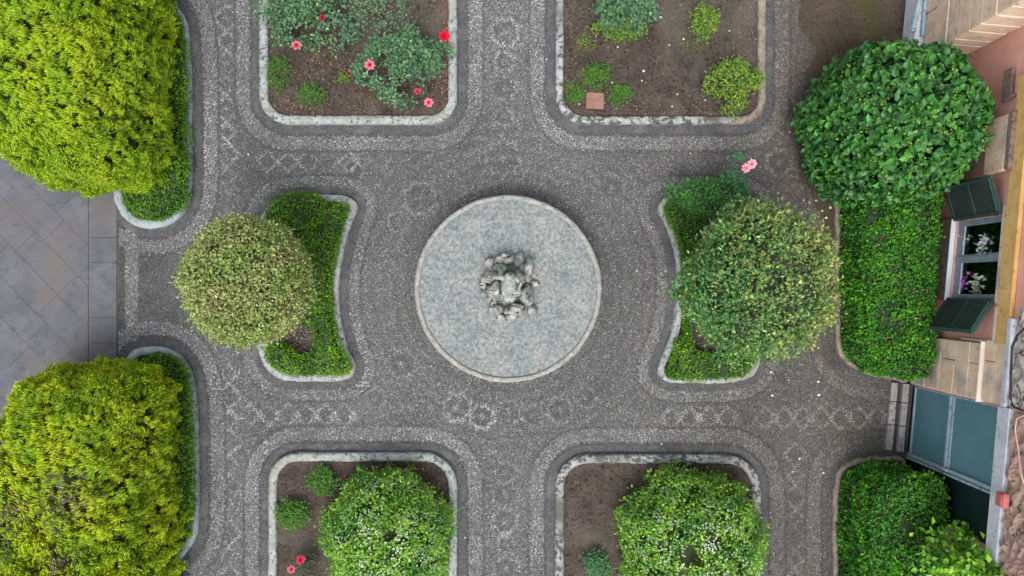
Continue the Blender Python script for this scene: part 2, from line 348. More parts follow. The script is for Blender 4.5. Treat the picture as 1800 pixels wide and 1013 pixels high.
tag(mesh_np('pebble_paving', V.reshape(-1, 3), F, M['pebble'], np.repeat(cp, K+1, 0)), kind='structure')
# soil strip before the house
st = .035; X, Y = np.meshgrid(np.arange(4.2, 6.75, st), np.arange(-1.5, 6.3, st)); gq = np.c_[X.ravel(), Y.ravel()]; g3 = np.c_[gq, np.zeros(len(gq))]
ok = sdf(gq, SOIL_EDGE)+.07*Wave(.35, 61)(g3)+.04*Wave(.12, 62)(g3) > 0; g3[:, 2] = .006+.004*np.clip(Wave(.2, 63)(g3), 0, 1)
I = np.arange(X.size).reshape(X.shape); Q = np.stack([I[:-1, :-1], I[:-1, 1:], I[1:, 1:], I[1:, :-1]], -1).reshape(-1, 4); Q = Q[ok[Q].all(1)]
tag(mesh_np('soil', g3, Q, M['soil_dark'], smooth=True), kind='structure')

# slab paving on the left
SL = empty('slab_paving', kind='structure') if False else None
bm = bmesh.new()
x_edge = P(156, 0)[0]; gap = .0018
def clipbox(a0, a1, c0, c1, z):         # slab in the turned grid, clipped at the border course
    th = R(-46); ca_, sa_ = math.cos(th), math.sin(th)
    q = [(a0+gap, c0+gap), (a1-gap, c0+gap), (a1-gap, c1-gap), (a0+gap, c1-gap)]
    q = [(a*ca_-c*sa_-7.4, a*sa_+c*ca_) for a, c in q]; out = []
    for i in range(4):
        A, B = q[i], q[(i+1) % 4]
        if A[0] <= x_edge-.005: out.append(A)
        if (A[0] <= x_edge-.005) != (B[0] <= x_edge-.005):
            t_ = (x_edge-.005-A[0])/(B[0]-A[0]); out.append((x_edge-.005, A[1]+t_*(B[1]-A[1])))
    if len(out) < 3: return
    tl = [random.uniform(-.0015, .0015) for _ in range(3)]
    top = [bm.verts.new((x, y, z+tl[0]+tl[1]*(x+7)+tl[2]*y*.2)) for x, y in out]; bot = [bm.verts.new((x, y, .002)) for x, y in out]
    bm.faces.new(top)
    for i in range(len(out)): bm.faces.new((top[i], bot[i], bot[(i+1) % len(out)], top[(i+1) % len(out)]))
for j in range(-24, 24):
    c0 = j*.41+.06; a = -9+random.uniform(0, .8)
    while a < 9:
        ln = random.uniform(.55, 1.05); cx = a*math.cos(R(-46))-c0*math.sin(R(-46))-7.4
        if -13 < cx < -5: clipbox(a, a+ln, c0, c0+.41, .012+random.uniform(-.002, .002))
        a += ln
ys = [-6.5,-5.4,-4.4,-3.3,-2.3,-1.6]+[P(0, yy)[1] for yy in (603, 559, 461, 418, 330, 262)]+[3,3.9,4.9,6]
for y0, y1 in zip(ys, ys[1:]): box(bm, x_edge+.004, P(206,0)[0]-.004, y0+.004, y1-.004, .002, .013+random.uniform(-.002, .002))
tag(bm_obj('slab_paving', bm, M['slab']), kind='structure')

# ---------------------------------------------------------------- planting beds: kerb + soil
def kerb_mesh(outer, wdt, h, amp, seed, closed=True):
    o = resample(ccw(outer), .045); wv_ = Wave(.25, seed); n = len(o)
    prof = [(0, 0), (0, h*.8), (.22*wdt, h), (.8*wdt, h*1.0), (wdt, h*.8), (wdt, .0)]
    V = []
    for d, z in prof:
        q = inset(o, d); q3 = np.c_[q, np.full(n, z)]
        nz = wv_(q3*1.0)*amp+rng.normal(0, amp*.35, n); t = inset(o, d+1)-q
        q3[:, :2] += t*nz[:, None]
        if z > 0: q3[:, 2] += wv_(q3+5)*amp*.6
        V.append(q3)
    m = len(prof); F = [(i*n+k, i*n+(k+1) % n, (i+1)*n+(k+1) % n, (i+1)*n+k) for i in range(m-1) for k in range(n)]
    return np.vstack(V), np.array(F)
def planting_bed(key, label, kmat, wdt=.125, h=.11, amp=.006, soil='soil'):
    o = BEDS[key]; c = o.mean(0); e = empty('planting_bed', (c[0], c[1], 0), label=label, cat='flower bed', group='kerbed planting beds of the garden')
    V, F = kerb_mesh(o, wdt, h, amp, ord(key))
    mesh_np('kerb', V, F, M[kmat], parent=e, smooth=True, loc=(c[0], c[1], 0))
    if key == 'B':                       # the side towards the house is buried in dirt
        kb = [o_ for o_ in e.children if o_.name.startswith('kerb')][0]; kb.data.materials.append(M['kerb_brown'])
        ff = np.array([kb.data.vertices[p_.vertices[0]].co[:2] for p_ in kb.data.polygons]); wz = Wave(.22, 77)(np.c_[ff, np.zeros(len(ff))])
        for p_, q_, w_ in zip(kb.data.polygons, ff, wz):
            if q_[0]+c[0] > P(1290, 0)[0]+.28*w_: p_.material_index = 1
    # soil surface: a fine uneven grid clipped to the bed
    q = inset(resample(o, .1), wdt*.7); s = .05
    X, Y = np.meshgrid(np.arange(q[:, 0].min(), q[:, 0].max()+s, s), np.arange(q[:, 1].min(), q[:, 1].max()+s, s))
    g = np.c_[X.ravel(), Y.ravel()]; ok = inside(g, inset(resample(o, .1), wdt*.35))
    g3 = np.c_[g, np.zeros(len(g))]; g3[:, 2] = .05+.012*Wave(.3, ord(key)+1)(g3)+.009*rng.normal(size=len(g))+.012*Wave(.12, ord(key)+9)(g3)
    ny, nx = X.shape; I = np.arange(nx*ny).reshape(ny, nx)
    Q = np.stack([I[:-1, :-1], I[:-1, 1:], I[1:, 1:], I[1:, :-1]], -1).reshape(-1, 4); Q = Q[ok[Q].all(1)]
    mesh_np('soil', g3, Q, M[soil], parent=e, smooth=True, loc=(c[0], c[1], 0))
    return e
planting_bed('A', 'square bed at the top with red roses, ringed by a white stone kerb', 'kerb')
planting_bed('B', 'mostly bare top bed holding a terracotta tile, ringed by worn white kerb', 'kerb_dark', wdt=.115)
planting_bed('C', 'lower left bed with a white flowering bush and red roses, speckled kerb', 'kerb', wdt=.12)
planting_bed('D', 'lower right bed with white flowering bush on bare brown soil', 'kerb_dark', wdt=.125)
planting_bed('E', 'waisted bed left of the fountain holding a clipped olive tree', 'kerb', wdt=.12)
planting_bed('F', 'waisted bed right of the fountain holding a loose round tree', 'kerb', wdt=.11, amp=.012)
planting_bed('G', 'narrow bed under the upper golden conifer with smooth cement kerb', 'kerb_plain', wdt=.125)
planting_bed('H', 'narrow bed under the lower golden conifer with smooth cement kerb', 'kerb_plain', wdt=.12)
planting_bed('I', 'bed of clipped hedge below the shuttered window, brown kerb', 'kerb_brown', wdt=.07, h=.07, amp=.008, soil='soil_dark')
planting_bed('J', 'bed of clipped hedge below the dark doorway, brown kerb', 'kerb_brown', wdt=.07, h=.07, amp=.008, soil='soil_dark')
# smooth gutter course hugging each kerb
for key in 'ABCDEFGH':
    o = resample(BEDS[key], .06); a = inset(o, .004); b_ = inset(o, -.12); n = len(o)
    V = np.vstack([np.c_[a, np.full(n, .004)], np.c_[b_, np.full(n, .004)]]); V[:, 2] += rng.uniform(0, .002, 2*n)
    F = np.array([(k, (k+1) % n, n+(k+1) % n, n+k) for k in range(n)])[:, ::-1]
    if key in 'GH':
        mid_ = (V[F].mean(1))[:, 0] > P(206,0)[0]; F = F[mid_]
    tag(mesh_np('paved_gutter', V, F, M['gutter']), kind='structure')

# ---------------------------------------------------------------- foliage machinery
def mixc(a, b, t): return a+(b-a)*t[:, None]
def pal(n, cols, wts=None, var=.12):
    cols = np.array(cols, float); k = rng.choice(len(cols), n, p=None if wts is None else np.array(wts)/sum(wts))
    return cols[k]*np.exp(rng.normal(0, var, (n, 1)))*np.exp(rng.normal(0, .04, (n, 3)))
def leaf_geo(Pt, D, Nn, L_, W_, col, tipcol=None, big=False, fold=.18):
    n = len(Pt); S = unit(np.cross(D, Nn)); U = unit(np.cross(S, D)); L_ = L_[:, None]; W_ = W_[:, None]
    if not big:
        V = np.stack([Pt, Pt+D*L_*.45+S*W_*.5+U*W_*fold, Pt+D*L_-U*L_*.08, Pt+D*L_*.45-S*W_*.5+U*W_*fold], 1)
        F0 = [(0, 3, 2), (0, 2, 1)]; m = 4; tips = [.0, .6, 1, .6]
    else:
        V = np.stack([Pt, Pt+D*L_*.28+S*W_*.46+U*W_*fold, Pt+D*L_*.28-S*W_*.46+U*W_*fold, Pt+D*L_*.35,
                      Pt+D*L_*.68+S*W_*.42+U*W_*fold, Pt+D*L_*.68-S*W_*.42+U*W_*fold, Pt+D*L_*.70-U*L_*.02, Pt+D*L_-U*L_*.14], 1)
        F0 = [(0,3,1),(0,2,3),(1,3,6),(1,6,4),(2,5,6),(2,6,3),(4,6,7),(5,7,6)]; m = 8; tips = [0,.4,.4,.3,.7,.7,.7,1]
    base = np.arange(n)[:, None]*m
    F = np.stack([base+np.array(f)[None] for f in F0], 1).reshape(-1, 3)
    if tipcol is None: C = np.repeat(col, m, 0)
    else:
        tt = np.tile(np.array(tips), n)[:, None]; C = np.repeat(col, m, 0)*(1-tt)+np.repeat(tipcol, m, 0)*tt
    return V.reshape(-1, 3), F, C
class Geo:
    def __init__(s): s.V = []; s.F = []; s.C = []; s.n = 0
    def add(s, V, F, C):
        s.V.append(V); s.F.append(F+s.n); s.C.append(C); s.n += len(V)
    def build(s, name, mat, **k): return mesh_np(name, np.vstack(s.V), np.vstack(s.F), mat, np.vstack(s.C), **k)
def rand_dir(n): return unit(rng.normal(size=(n, 3)))

def dome_surface(n, c, rx, ry, z0, z1, e=.6, full=False, rfun=None):
    """points and normals on a super-ellipsoid crown"""
    k = int(n*2.6); th = rng.uniform(0, 2*np.pi, k)
    a = rng.uniform(-np.pi/2 if full else 0, np.pi/2, k)
    ca_, sa_ = np.cos(a), np.sin(a); pc = np.abs(ca_)**e; ps = np.sign(sa_)*np.abs(sa_)**e
    # area weight: radius x arc length (numeric)
    da = .01; pc2 = np.abs(np.cos(a+da))**e; ps2 = np.sign(np.sin(a+da))*np.abs(np.sin(a+da))**e
    H = (z1-z0)/(2 if full else 1); R_ = (rx+ry)/2
    wgt = pc*np.hypot((pc2-pc)*R_, (ps2-ps)*H); wgt = np.minimum(wgt, np.percentile(wgt, 98))
    s = rng.random(k) < wgt/wgt.max(); idx = np.where(s)[0]
    while len(idx) < n: idx = np.r_[idx, idx]
    idx = idx[:n]; th, pc, ps, ca_, sa_ = th[idx], pc[idx], ps[idx], ca_[idx], sa_[idx]
    f = np.ones(n) if rfun is None else rfun(th)
    zc = (z0+z1)/2 if full else z0
    pt = np.c_[c[0]+rx*f*pc*np.cos(th), c[1]+ry*f*pc*np.sin(th), zc+H*ps]
    nr = np.c_[np.cos(th)*np.abs(ca_)**(2-e)/rx, np.sin(th)*np.abs(ca_)**(2-e)/ry, np.sign(sa_)*np.abs(sa_)**(2-e)/H]
    return pt, unit(nr)
def core_geo(c, rx, ry, z0, z1, e, full, rfun, shrink, col, wv_, amp):
    nu, nv = 40, 18; H = (z1-z0)/(2 if full else 1); zc = (z0+z1)/2 if full else z0
    V = []
    for i in range(nv+1):
        a = (-np.pi/2 if full else 0)+(np.pi if full else np.pi/2)*i/nv
        th = np.arange(nu)*2*np.pi/nu; pc = abs(math.cos(a))**e; ps = math.copysign(abs(math.sin(a))**e, math.sin(a)) if a else 0
        f = np.ones(nu) if rfun is None else rfun(th)
        V.append(np.c_[c[0]+rx*f*shrink*pc*np.cos(th), c[1]+ry*f*shrink*pc*np.sin(th), np.full(nu, zc+H*shrink*ps)])
    V = np.vstack(V); dv = V-np.array([*c, zc]); V = V+unit(dv)*(wv_(V)*amp)[:, None]
    F = [(i*nu+k, i*nu+(k+1) % nu, (i+1)*nu+(k+1) % nu) for i in range(nv) for k in range(nu)]+[(i*nu+k, (i+1)*nu+(k+1) % nu, (i+1)*nu+k) for i in range(nv) for k in range(nu)]
    return V, np.array(F), np.tile(np.array(col, float)*1.0, (len(V), 1))

def trunk(bm, x, y, top, r, limbs=5, spread=.4):
    tube(bm, [(x, y, 0), (x+.02, y-.01, top*.35), (x-.01, y+.02, top*.6)], r, r*.7, 8)
    for i in range(limbs):
        a = i*2*math.pi/limbs+random.uniform(-.4, .4); q = spread*random.uniform(.7, 1.1)
        tube(bm, [(x-.01, y+.02, top*.55), (x+math.cos(a)*q*.45, y+math.sin(a)*q*.45, top*.75), (x+math.cos(a)*q, y+math.sin(a)*q, top*1.0)], r*.5, r*.16, 5)

def conifer(c, rx, ry, h, rfun, seed, label, brown=None, yel=.5, clus=11000):
    e = empty('golden_conifer', (c[0], c[1], 0), label=label, cat='conifer', group='golden conifers on the left')
    wv_, wv2, wv3 = Wave(.42, seed), Wave(.17, seed+1), Wave(1.1, seed+2)
    pt, nr = dome_surface(clus, c, rx, ry, .1, h, .55, False, rfun)
    amp = .085*wv_(pt)+.055*wv2(pt)+.06*wv3(pt)+.045*Wave(.085, seed+7)(pt)-.10*rng.random(clus)**2
    pt = pt+nr*amp[:, None]
    br = np.zeros(clus)
    if brown is not None:
        for bx, by, brad in brown:
            br = np.maximum(br, np.clip(1.25-np.hypot(pt[:, 0]-bx, pt[:, 1]-by)/brad+.55*wv2(pt*1.2), 0, 1))
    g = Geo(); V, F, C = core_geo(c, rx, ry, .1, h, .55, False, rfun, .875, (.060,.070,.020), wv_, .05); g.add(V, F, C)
    up = np.array([0, 0, 1.0])
    B = 15; tone = np.clip(.5+.6*wv3(pt*1.3+3)+.35*wv_(pt+9), 0, 1)
    for j in range(B):
        fld = np.c_[.55*np.sin(pt[:, 1]*2.1+pt[:, 0]+seed)-.35, .5*np.sin(pt[:, 0]*2.3+1.3*pt[:, 1]), np.zeros(clus)]; d0 = unit(nr*.30+up*.12+fld+rng.normal(0, .24, (clus, 3))); side = unit(np.cross(d0, unit(np.c_[np.sin(pt[:, 0]*17+pt[:, 1]*9), np.cos(pt[:, 1]*15), .2*np.ones(clus)])))
        t_ = (j/(B-1)-.5)*2; d1 = unit(d0+side*t_*.95+rng.normal(0, .13, (clus, 3)))
        st = pt+side*(t_*.030)-d0*.05+rng.normal(0, .012, (clus, 3))
        L_ = rng.uniform(.05, .095, clus)*(1.05-.35*abs(t_)); W_ = rng.uniform(.014, .023, clus)
        k = rng.random(clus) < (1-.30*br)
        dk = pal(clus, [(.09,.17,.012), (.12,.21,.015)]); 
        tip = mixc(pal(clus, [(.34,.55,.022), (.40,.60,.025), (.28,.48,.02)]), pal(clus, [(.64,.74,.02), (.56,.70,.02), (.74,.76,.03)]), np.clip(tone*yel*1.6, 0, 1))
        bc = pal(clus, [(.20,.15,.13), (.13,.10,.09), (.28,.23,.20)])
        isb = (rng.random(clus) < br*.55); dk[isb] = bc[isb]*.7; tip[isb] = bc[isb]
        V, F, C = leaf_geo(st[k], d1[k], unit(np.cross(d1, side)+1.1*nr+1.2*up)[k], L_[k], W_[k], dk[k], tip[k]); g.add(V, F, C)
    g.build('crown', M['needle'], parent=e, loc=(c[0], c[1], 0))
    bm = bmesh.new()
    for i in range(5): trunk(bm, random.uniform(-rx*.3, rx*.3), random.uniform(-ry*.5, ry*.5), h*.8, .05, 5, .5)
    bm_obj('trunk', bm, M['bark'], parent=e)
    return e

def crown(parent, c, rx, ry, z0, z1, e, full, rfun, seed, n, L0, W0, colf, mat='leaf', amp=(.05, .03), depth=.07, core=(.03,.045,.012), shrink=.88, big=False, tilt=.55, name='crown', clump=0, tipf=None, thin=0, stray=.07, holes=()):
    wv_, wv2 = Wave(.36, seed), Wave(.14, seed+1)
    pt, nr = dome_surface(n, c, rx, ry, z0, z1, e, full, rfun)
    if clump:
        kc = max(40, n//clump); idx = rng.integers(0, kc, n); pt, nr = pt[idx], nr[idx]
        pt = pt+rng.normal(0, clump**.5*L0*.30, (n, 3)); 
    pt = pt+nr*(amp[0]*wv_(pt)+amp[1]*wv2(pt)-depth*rng.random(n)**2)[:, None]
    pt = pt+nr*(stray*rng.random(n)*(rng.random(n) < .10)+stray*.8*np.clip(Wave(.11, seed+11)(pt)-.55, 0, 1))[:, None]
    for hx, hy, hr in holes:
        k = np.hypot(pt[:, 0]-hx, pt[:, 1]-hy)/hr+.45*Wave(.18, seed+12)(pt) > 1; pt, nr = pt[k], nr[k]
    n = len(pt)
    if thin:
        k = rng.random(n) > thin*np.clip(Wave(.22, seed+5)(pt)*1.5, 0, 1); pt, nr = pt[k], nr[k]
    m = len(pt); D = unit(rand_dir(m)*.9+nr*.35+np.array([0, 0, .15])); Nn = unit(nr+rng.normal(0, tilt, (m, 3)))
    col = colf(pt, nr); L_ = L0*rng.uniform(.65, 1.25, m); W_ = W0*rng.uniform(.7, 1.2, m)
    g = Geo()
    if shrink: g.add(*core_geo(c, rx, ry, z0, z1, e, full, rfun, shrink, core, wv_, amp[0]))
    g.add(*leaf_geo(pt, D, Nn, L_, W_, col, None if tipf is None else tipf(col), big))
    return g.build(name, M[mat], parent=parent, loc=tuple(parent.location))

# ---- the two golden conifers
def bumps(seed, a=.06, k=6):
    r = np.random.default_rng(seed); am = r.uniform(-a, a, k); ph = r.uniform(0, 6.28, k)
    return lambda th: 1+sum(am[i]*np.cos((i+2)*th+ph[i]) for i in range(k))
def sq(base, p=5.0):                  # rounded-rectangle radius
    return lambda th: base(th)*(np.abs(np.cos(th))**p+np.abs(np.sin(th))**p)**(-1/p)
conifer((-5.72, 3.02), .90, 1.62, 2.25, sq(bumps(3, .02)), 11, 'large golden green conifer clipped wide, upper left, all green to the middle', yel=.46)
conifer((-5.70, -2.80), .97, 1.70, 2.2, sq(bumps(8, .02)), 21, 'large golden conifer with bare brown twigs in its middle, lower left',
        brown=[(-5.40,-2.55,.34), (-6.0,-2.7,.24), (-5.45,-3.3,.22), (-6.2,-3.1,.2)], yel=.80)

# ---- clipped olive-toned ball on a trunk, left bed
def col_olive(pt, nr):
    n = len(pt); t = np.clip(.5+.7*Wave(.5, 33)(pt), 0, 1)
    return mixc(pal(n, [(.18,.29,.07), (.23,.33,.08), (.28,.36,.10)], var=.32), pal(n, [(.34,.38,.12), (.30,.31,.12), (.42,.46,.17), (.20,.18,.09)], var=.25), t)
e = empty('clipped_tree', (-3.26, .08, 0), label='round clipped tree with dusty olive leaves left of the fountain', cat='tree')
crown(e, (-3.26, .08), .735, .745, 1.15, 2.62, .92, True, bumps(5, .012), 31, 34000, .044, .025, col_olive, amp=(.022, .03), depth=.10, core=(.055,.055,.025), shrink=.87, tilt=.8, clump=7)
bm = bmesh.new(); trunk(bm, 0, 0, 1.6, .06, 6, .45); bm_obj('trunk', bm, M['bark'], parent=e)

# ---- looser variegated round tree, right bed
def col_var(pt, nr):
    n = len(pt); f = np.clip(.28+(pt[:, 0]-2.95)/2.2+.55*Wave(.28, 41)(pt)+.12*(pt[:, 1])+rng.normal(0, .2, n), 0, 1)
    return mixc(pal(n, [(.07,.20,.06), (.10,.25,.065), (.06,.17,.07), (.16,.30,.07)], var=.3), pal(n, [(.34,.36,.09), (.26,.31,.09), (.44,.44,.16), (.12,.20,.05)], var=.25), f)
e = empty('round_tree', (3.03, .05, 0), label='loose round tree with green and yellow tinged leaves right of the fountain', cat='tree')
crown(e, (3.04, .06), .855, .88, 1.1, 2.65, .85, True, bumps(15, .05), 43, 24000, .056, .032, col_var, amp=(.13, .07), depth=.18, core=(.03,.045,.018), shrink=.80, tilt=.8, clump=9, thin=.3)
bm = bmesh.new(); trunk(bm, 0, 0, 1.6, .055, 6, .5); bm_obj('trunk', bm, M['bark'], parent=e)

# ---- big-leaved shrub by the wall
def col_big(pt, nr):
    n = len(pt); t = np.clip(.5+.8*Wave(.45, 51)(pt), 0, 1)
    return mixc(pal(n, [(.032,.135,.030), (.050,.17,.045), (.034,.105,.034)], var=.3), pal(n, [(.055,.21,.028), (.085,.26,.042), (.038,.15,.03)], var=.2), t)
e = empty('broadleaf_shrub', (5.05, 2.2, 0), label='big rounded shrub with glossy dark broad leaves against the pink wall', cat='shrub')
crown(e, (5.14, 2.2), 1.05, 1.05, .25, 2.05, .72, False, bumps(6, .035), 53, 7600, .112, .084, col_big, mat='gloss_leaf', amp=(.07, .04), depth=.16, core=(.012,.030,.012), shrink=.84, big=True, tilt=.42)
g = Geo(); pt, nr = dome_surface(900, (5.14, 2.2), 1.07, 1.07, .25, 2.09, .72, False, bumps(6, .035))
g.add(*leaf_geo(pt, unit(rand_dir(900)+nr), nr, rng.uniform(.03, .05, 900), rng.uniform(.02, .03, 900), pal(900, [(.30,.42,.03), (.2,.36,.04)])))
g.build('young_shoots', M['leaf'], parent=e, loc=(5.05, 2.2, 0))['kind'] = 'stuff'
bm = bmesh.new(); trunk(bm, 0, 0, 1.5, .07, 7, .6); bm_obj('trunk', bm, M['bark'], parent=e)

# ---- white flowering bushes
def col_fl(s):
    def f(pt, nr):
        n = len(pt); t = np.clip(.5+.7*Wave(.5, s)(pt), 0, 1)
        return mixc(pal(n, [(.09,.26,.035), (.12,.31,.04), (.06,.18,.03)], var=.28), pal(n, [(.24,.47,.04), (.18,.39,.04), (.33,.53,.07)], var=.22), t)
    return f
for (cx, cy, rx, ry, h, s, lab) in ((-1.76, -3.50, .86, .88, 1.2, 61, 'rounded green bush covered in tiny white flowers, next to the red roses'),
                                    (2.54, -3.62, .98, 1.02, 1.25, 71, 'rounded white flowering bush with dark hollow in its middle, lower right bed')):
    e = empty('flowering_bush', (cx, cy, 0), label=lab, cat='bush', group='white flowering bushes')
    rf = bumps(s, .04)
    crown(e, (cx, cy), rx, ry, .12, h, .8, False, rf, s, 17000, .055, .030, col_fl(s), holes=((2.33,-3.55,.13),(2.62,-3.35,.09),(2.25,-3.95,.12)) if s == 71 else ((-1.62,-3.3,.07),), amp=(.06, .04), depth=.10, shrink=.87, tilt=.65, clump=6)
    nb = 2500; pt, nr = dome_surface(nb*2, (cx, cy), rx*1.01, ry*1.01, .12, h+.02, .8, False, rf)
    kk = Wave(.4, s+3)(pt)+rng.normal(0, .5, nb*2) > .15; pt, nr = pt[kk], nr[kk]; pt = pt+nr*(.05*Wave(.36, s)(pt)+.03*Wave(.14, s+1)(pt)+rng.uniform(-.02, .015, len(pt)))[:, None]
    g = Geo(); m = len(pt)
    for j in range(5):
        a = j*2*np.pi/5+rng.uniform(0, .4, m); u = unit(np.cross(nr, np.tile([1, .1, 0], (m, 1)))); v_ = np.cross(nr, u)
        D = unit(u*np.cos(a)[:, None]+v_*np.sin(a)[:, None]+nr*.35)
        g.add(*leaf_geo(pt, D, nr, rng.uniform(.009, .021, m), rng.uniform(.009, .015, m), pal(m, [(.62,.68,.55), (.55,.62,.42), (.70,.72,.66)], var=.08)))
    g.build('blossom', M['petal'], parent=e, loc=(cx, cy, 0))['kind'] = 'stuff'
    bm = bmesh.new(); trunk(bm, 0, 0, .8, .05, 7, .5); bm_obj('trunk', bm, M['bark'], parent=e)

# ---- clipped hedges (outline, height)
def hedge(label, poly, h, seed, dens=4200, cols=None, L0=.034, W0=.019, rnd=.10, name='clipped_hedge', group='clipped green hedges', mat='leaf', z0=.04, lump=.02, yl=.5):
    poly = ccw(np.array(poly)); poly = resample(poly, .05); c = poly.mean(0)
    wv_, wv2, wv3 = Wave(.30, seed), Wave(.11, seed+1), Wave(.8, seed+2)
    bb0, bb1 = poly.min(0), poly.max(0); na = int(np.prod(bb1-bb0)*dens); q = rng.uniform(bb0, bb1, (na, 2)); s = sdf(q, poly); q = q[s > 0]; s = s[s > 0]
    zt = h-rnd*np.clip(1-s/rnd, 0, 1)**2
    top = np.c_[q, zt]; ntop = np.tile([0, 0, 1.0], (len(q), 1))
    t = unit(np.roll(poly, -1, 0)-np.roll(poly, 1, 0)); outn = np.c_[t[:, 1], -t[:, 0]]
    per = np.hypot(*(np.roll(poly, -1, 0)-poly).T).sum(); ns = int(per*(h-z0)*dens*.8); i = rng.integers(0, len(poly), ns)
    f = rng.random(ns); sp = poly[i]*(1-f)[:, None]+poly[(i+1) % len(poly)]*f[:, None]; sz = rng.uniform(z0, h-.02, ns)
    side = np.c_[sp, sz]; nside = np.c_[outn[i], np.full(ns, .25)]
    pt = np.vstack([top, side]); nr = unit(np.vstack([ntop, nside]))
    pt = pt+nr*(lump*wv_(pt)+lump*.7*wv2(pt)+lump*1.2*wv3(pt)-.075*rng.random(len(pt))**1.5+.045*rng.random(len(pt))*(rng.random(len(pt)) < .08))[:, None]
    m = len(pt); D = unit(rand_dir(m)+nr*.5); Nn = unit(nr+rng.normal(0, .6, (m, 3)))
    cols = cols or ([(.045,.15,.02), (.06,.18,.02), (.035,.11,.02)], [(.13,.30,.02), (.10,.25,.02), (.17,.34,.03)])
    tt = np.clip(yl+.6*wv_(pt+2)+.4*wv3(pt)-.2, 0, 1)
    col = mixc(pal(m, cols[0], var=.32), pal(m, cols[1], var=.32), np.clip(tt+rng.normal(0, .25, m), 0, 1))
    bl = (rng.random(m) < .035+.10*np.clip(Wave(.22, seed+6)(pt)-.25, 0, 1)); col[bl] = pal(int(bl.sum()), [(.20,.15,.05), (.28,.26,.06), (.12,.08,.04)])
    kp = rng.random(m) > .75*np.clip(Wave(.20, seed+8)(pt)-.30, 0, 1); pt, D, Nn, col = pt[kp], D[kp], Nn[kp], col[kp]; m = len(pt)
    g = Geo()
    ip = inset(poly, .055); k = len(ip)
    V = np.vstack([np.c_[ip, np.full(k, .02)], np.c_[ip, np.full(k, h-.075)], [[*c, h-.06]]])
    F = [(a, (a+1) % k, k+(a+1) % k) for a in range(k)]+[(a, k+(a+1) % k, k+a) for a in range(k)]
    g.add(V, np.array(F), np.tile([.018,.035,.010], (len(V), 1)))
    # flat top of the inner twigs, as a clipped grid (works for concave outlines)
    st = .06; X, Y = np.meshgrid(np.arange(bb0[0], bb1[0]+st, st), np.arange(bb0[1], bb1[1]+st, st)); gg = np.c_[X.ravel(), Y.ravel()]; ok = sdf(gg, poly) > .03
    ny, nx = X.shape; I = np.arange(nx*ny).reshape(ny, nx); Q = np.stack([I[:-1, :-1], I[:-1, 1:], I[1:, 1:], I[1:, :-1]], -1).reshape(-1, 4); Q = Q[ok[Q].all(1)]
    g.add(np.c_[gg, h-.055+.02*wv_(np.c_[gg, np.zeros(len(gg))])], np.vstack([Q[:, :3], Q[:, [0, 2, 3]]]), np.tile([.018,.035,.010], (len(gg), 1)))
    g.add(*leaf_geo(pt, D, Nn, L0*rng.uniform(.6, 1.3, m), W0*rng.uniform(.7, 1.25, m), col))
    return tag(g.build(name, M[mat], loc=(c[0], c[1], 0)), label, 'hedge', group)
hp = lambda pts, z: [P(x, y, z) for x, y in pts]
dk = ([(.055,.17,.012), (.07,.21,.014), (.035,.12,.012)], [(.13,.31,.012), (.10,.26,.012), (.20,.38,.02)])
hedge('low hedge below the upper golden conifer, filling the round end of its bed', hp(catmull([(316,60),(320,200),(320,335),(310,364),(285,383),(255,386),(228,374),(212,350),(212,320),(240,300),(280,280),(285,200),(285,60),(285,-60),(285,-160),(298,-160),(290,-40),(300,10)]), .38), .36, 81, cols=dk)
hedge('low hedge strip at the top corner of the lower golden conifer bed', hp(catmull([(238,640),(262,622),(295,627),(318,650),(328,690),(331,760),(331,900),(318,950),(290,985),(285,900),(285,760),(270,690),(240,670)]), .36), .34, 84, cols=dk)
hedge('L shaped low green hedge against the fountain side kerb of the left waisted bed', hp(catmull([(565,362),(600,356),(608,372),(597,410),(586,455),(580,505),(583,560),(596,612),(612,645),(600,658),(550,660),(500,657),(472,642),(462,622),(475,608),(505,612),(518,628),(540,628),(552,606),(545,580),(520,560),(505,500),(515,440),(530,405),(552,398)], 6), .32), .32, 87, cols=dk, yl=.55)
hedge('rounded clump of hedge at the top corner of the left waisted bed', hp(catmull([(462,378),(480,350),(510,338),(545,338),(566,352),(567,378),(550,396),(520,402),(490,402),(468,395)]), .42), .42, 90, cols=dk)
hedge('low hedge along the upper fountain side of the right waisted bed', hp(catmull([(1175,360),(1190,344),(1225,345),(1245,365),(1240,395),(1225,430),(1215,500),(1215,560),(1218,590),(1204,588),(1203,520),(1200,450),(1188,410),(1174,380)], 6), .3), .32, 93, cols=dk)
hedge('low hedge along the bottom of the right waisted bed', hp(catmull([(1178,645),(1192,610),(1206,590),(1218,600),(1226,618),(1262,622),(1320,618),(1330,632),(1318,655),(1290,666),(1230,668),(1190,668),(1172,660)]), .3), .33, 96, cols=dk, yl=.55)
gr = ([(.04,.17,.02), (.055,.22,.02), (.035,.13,.03)], [(.085,.30,.012), (.13,.37,.02), (.06,.24,.012)])
hedge('tall square hedge of small bright leaves below the shuttered window', [P(1478,300),P(1477,420),P(1477,520),P(1476,600),P(1484,628),P(1512,648),P(1560,656),P(1588,655),P(1594,600),P(1596,480),P(1603,380),P(1604,300)], .82, 99, dens=4200, cols=gr, L0=.05, W0=.032, lump=.035)
hedge('tall hedge of small bright leaves in front of the dark doorway, lower right', [P(1474,1200),P(1473,1000),P(1472,880),P(1480,838),P(1508,816),P(1560,811),P(1588,820),P(1588,900),P(1586,1000),P(1586,1200)], 1.22, 103, dens=4200, cols=gr, L0=.05, W0=.032, lump=.045)

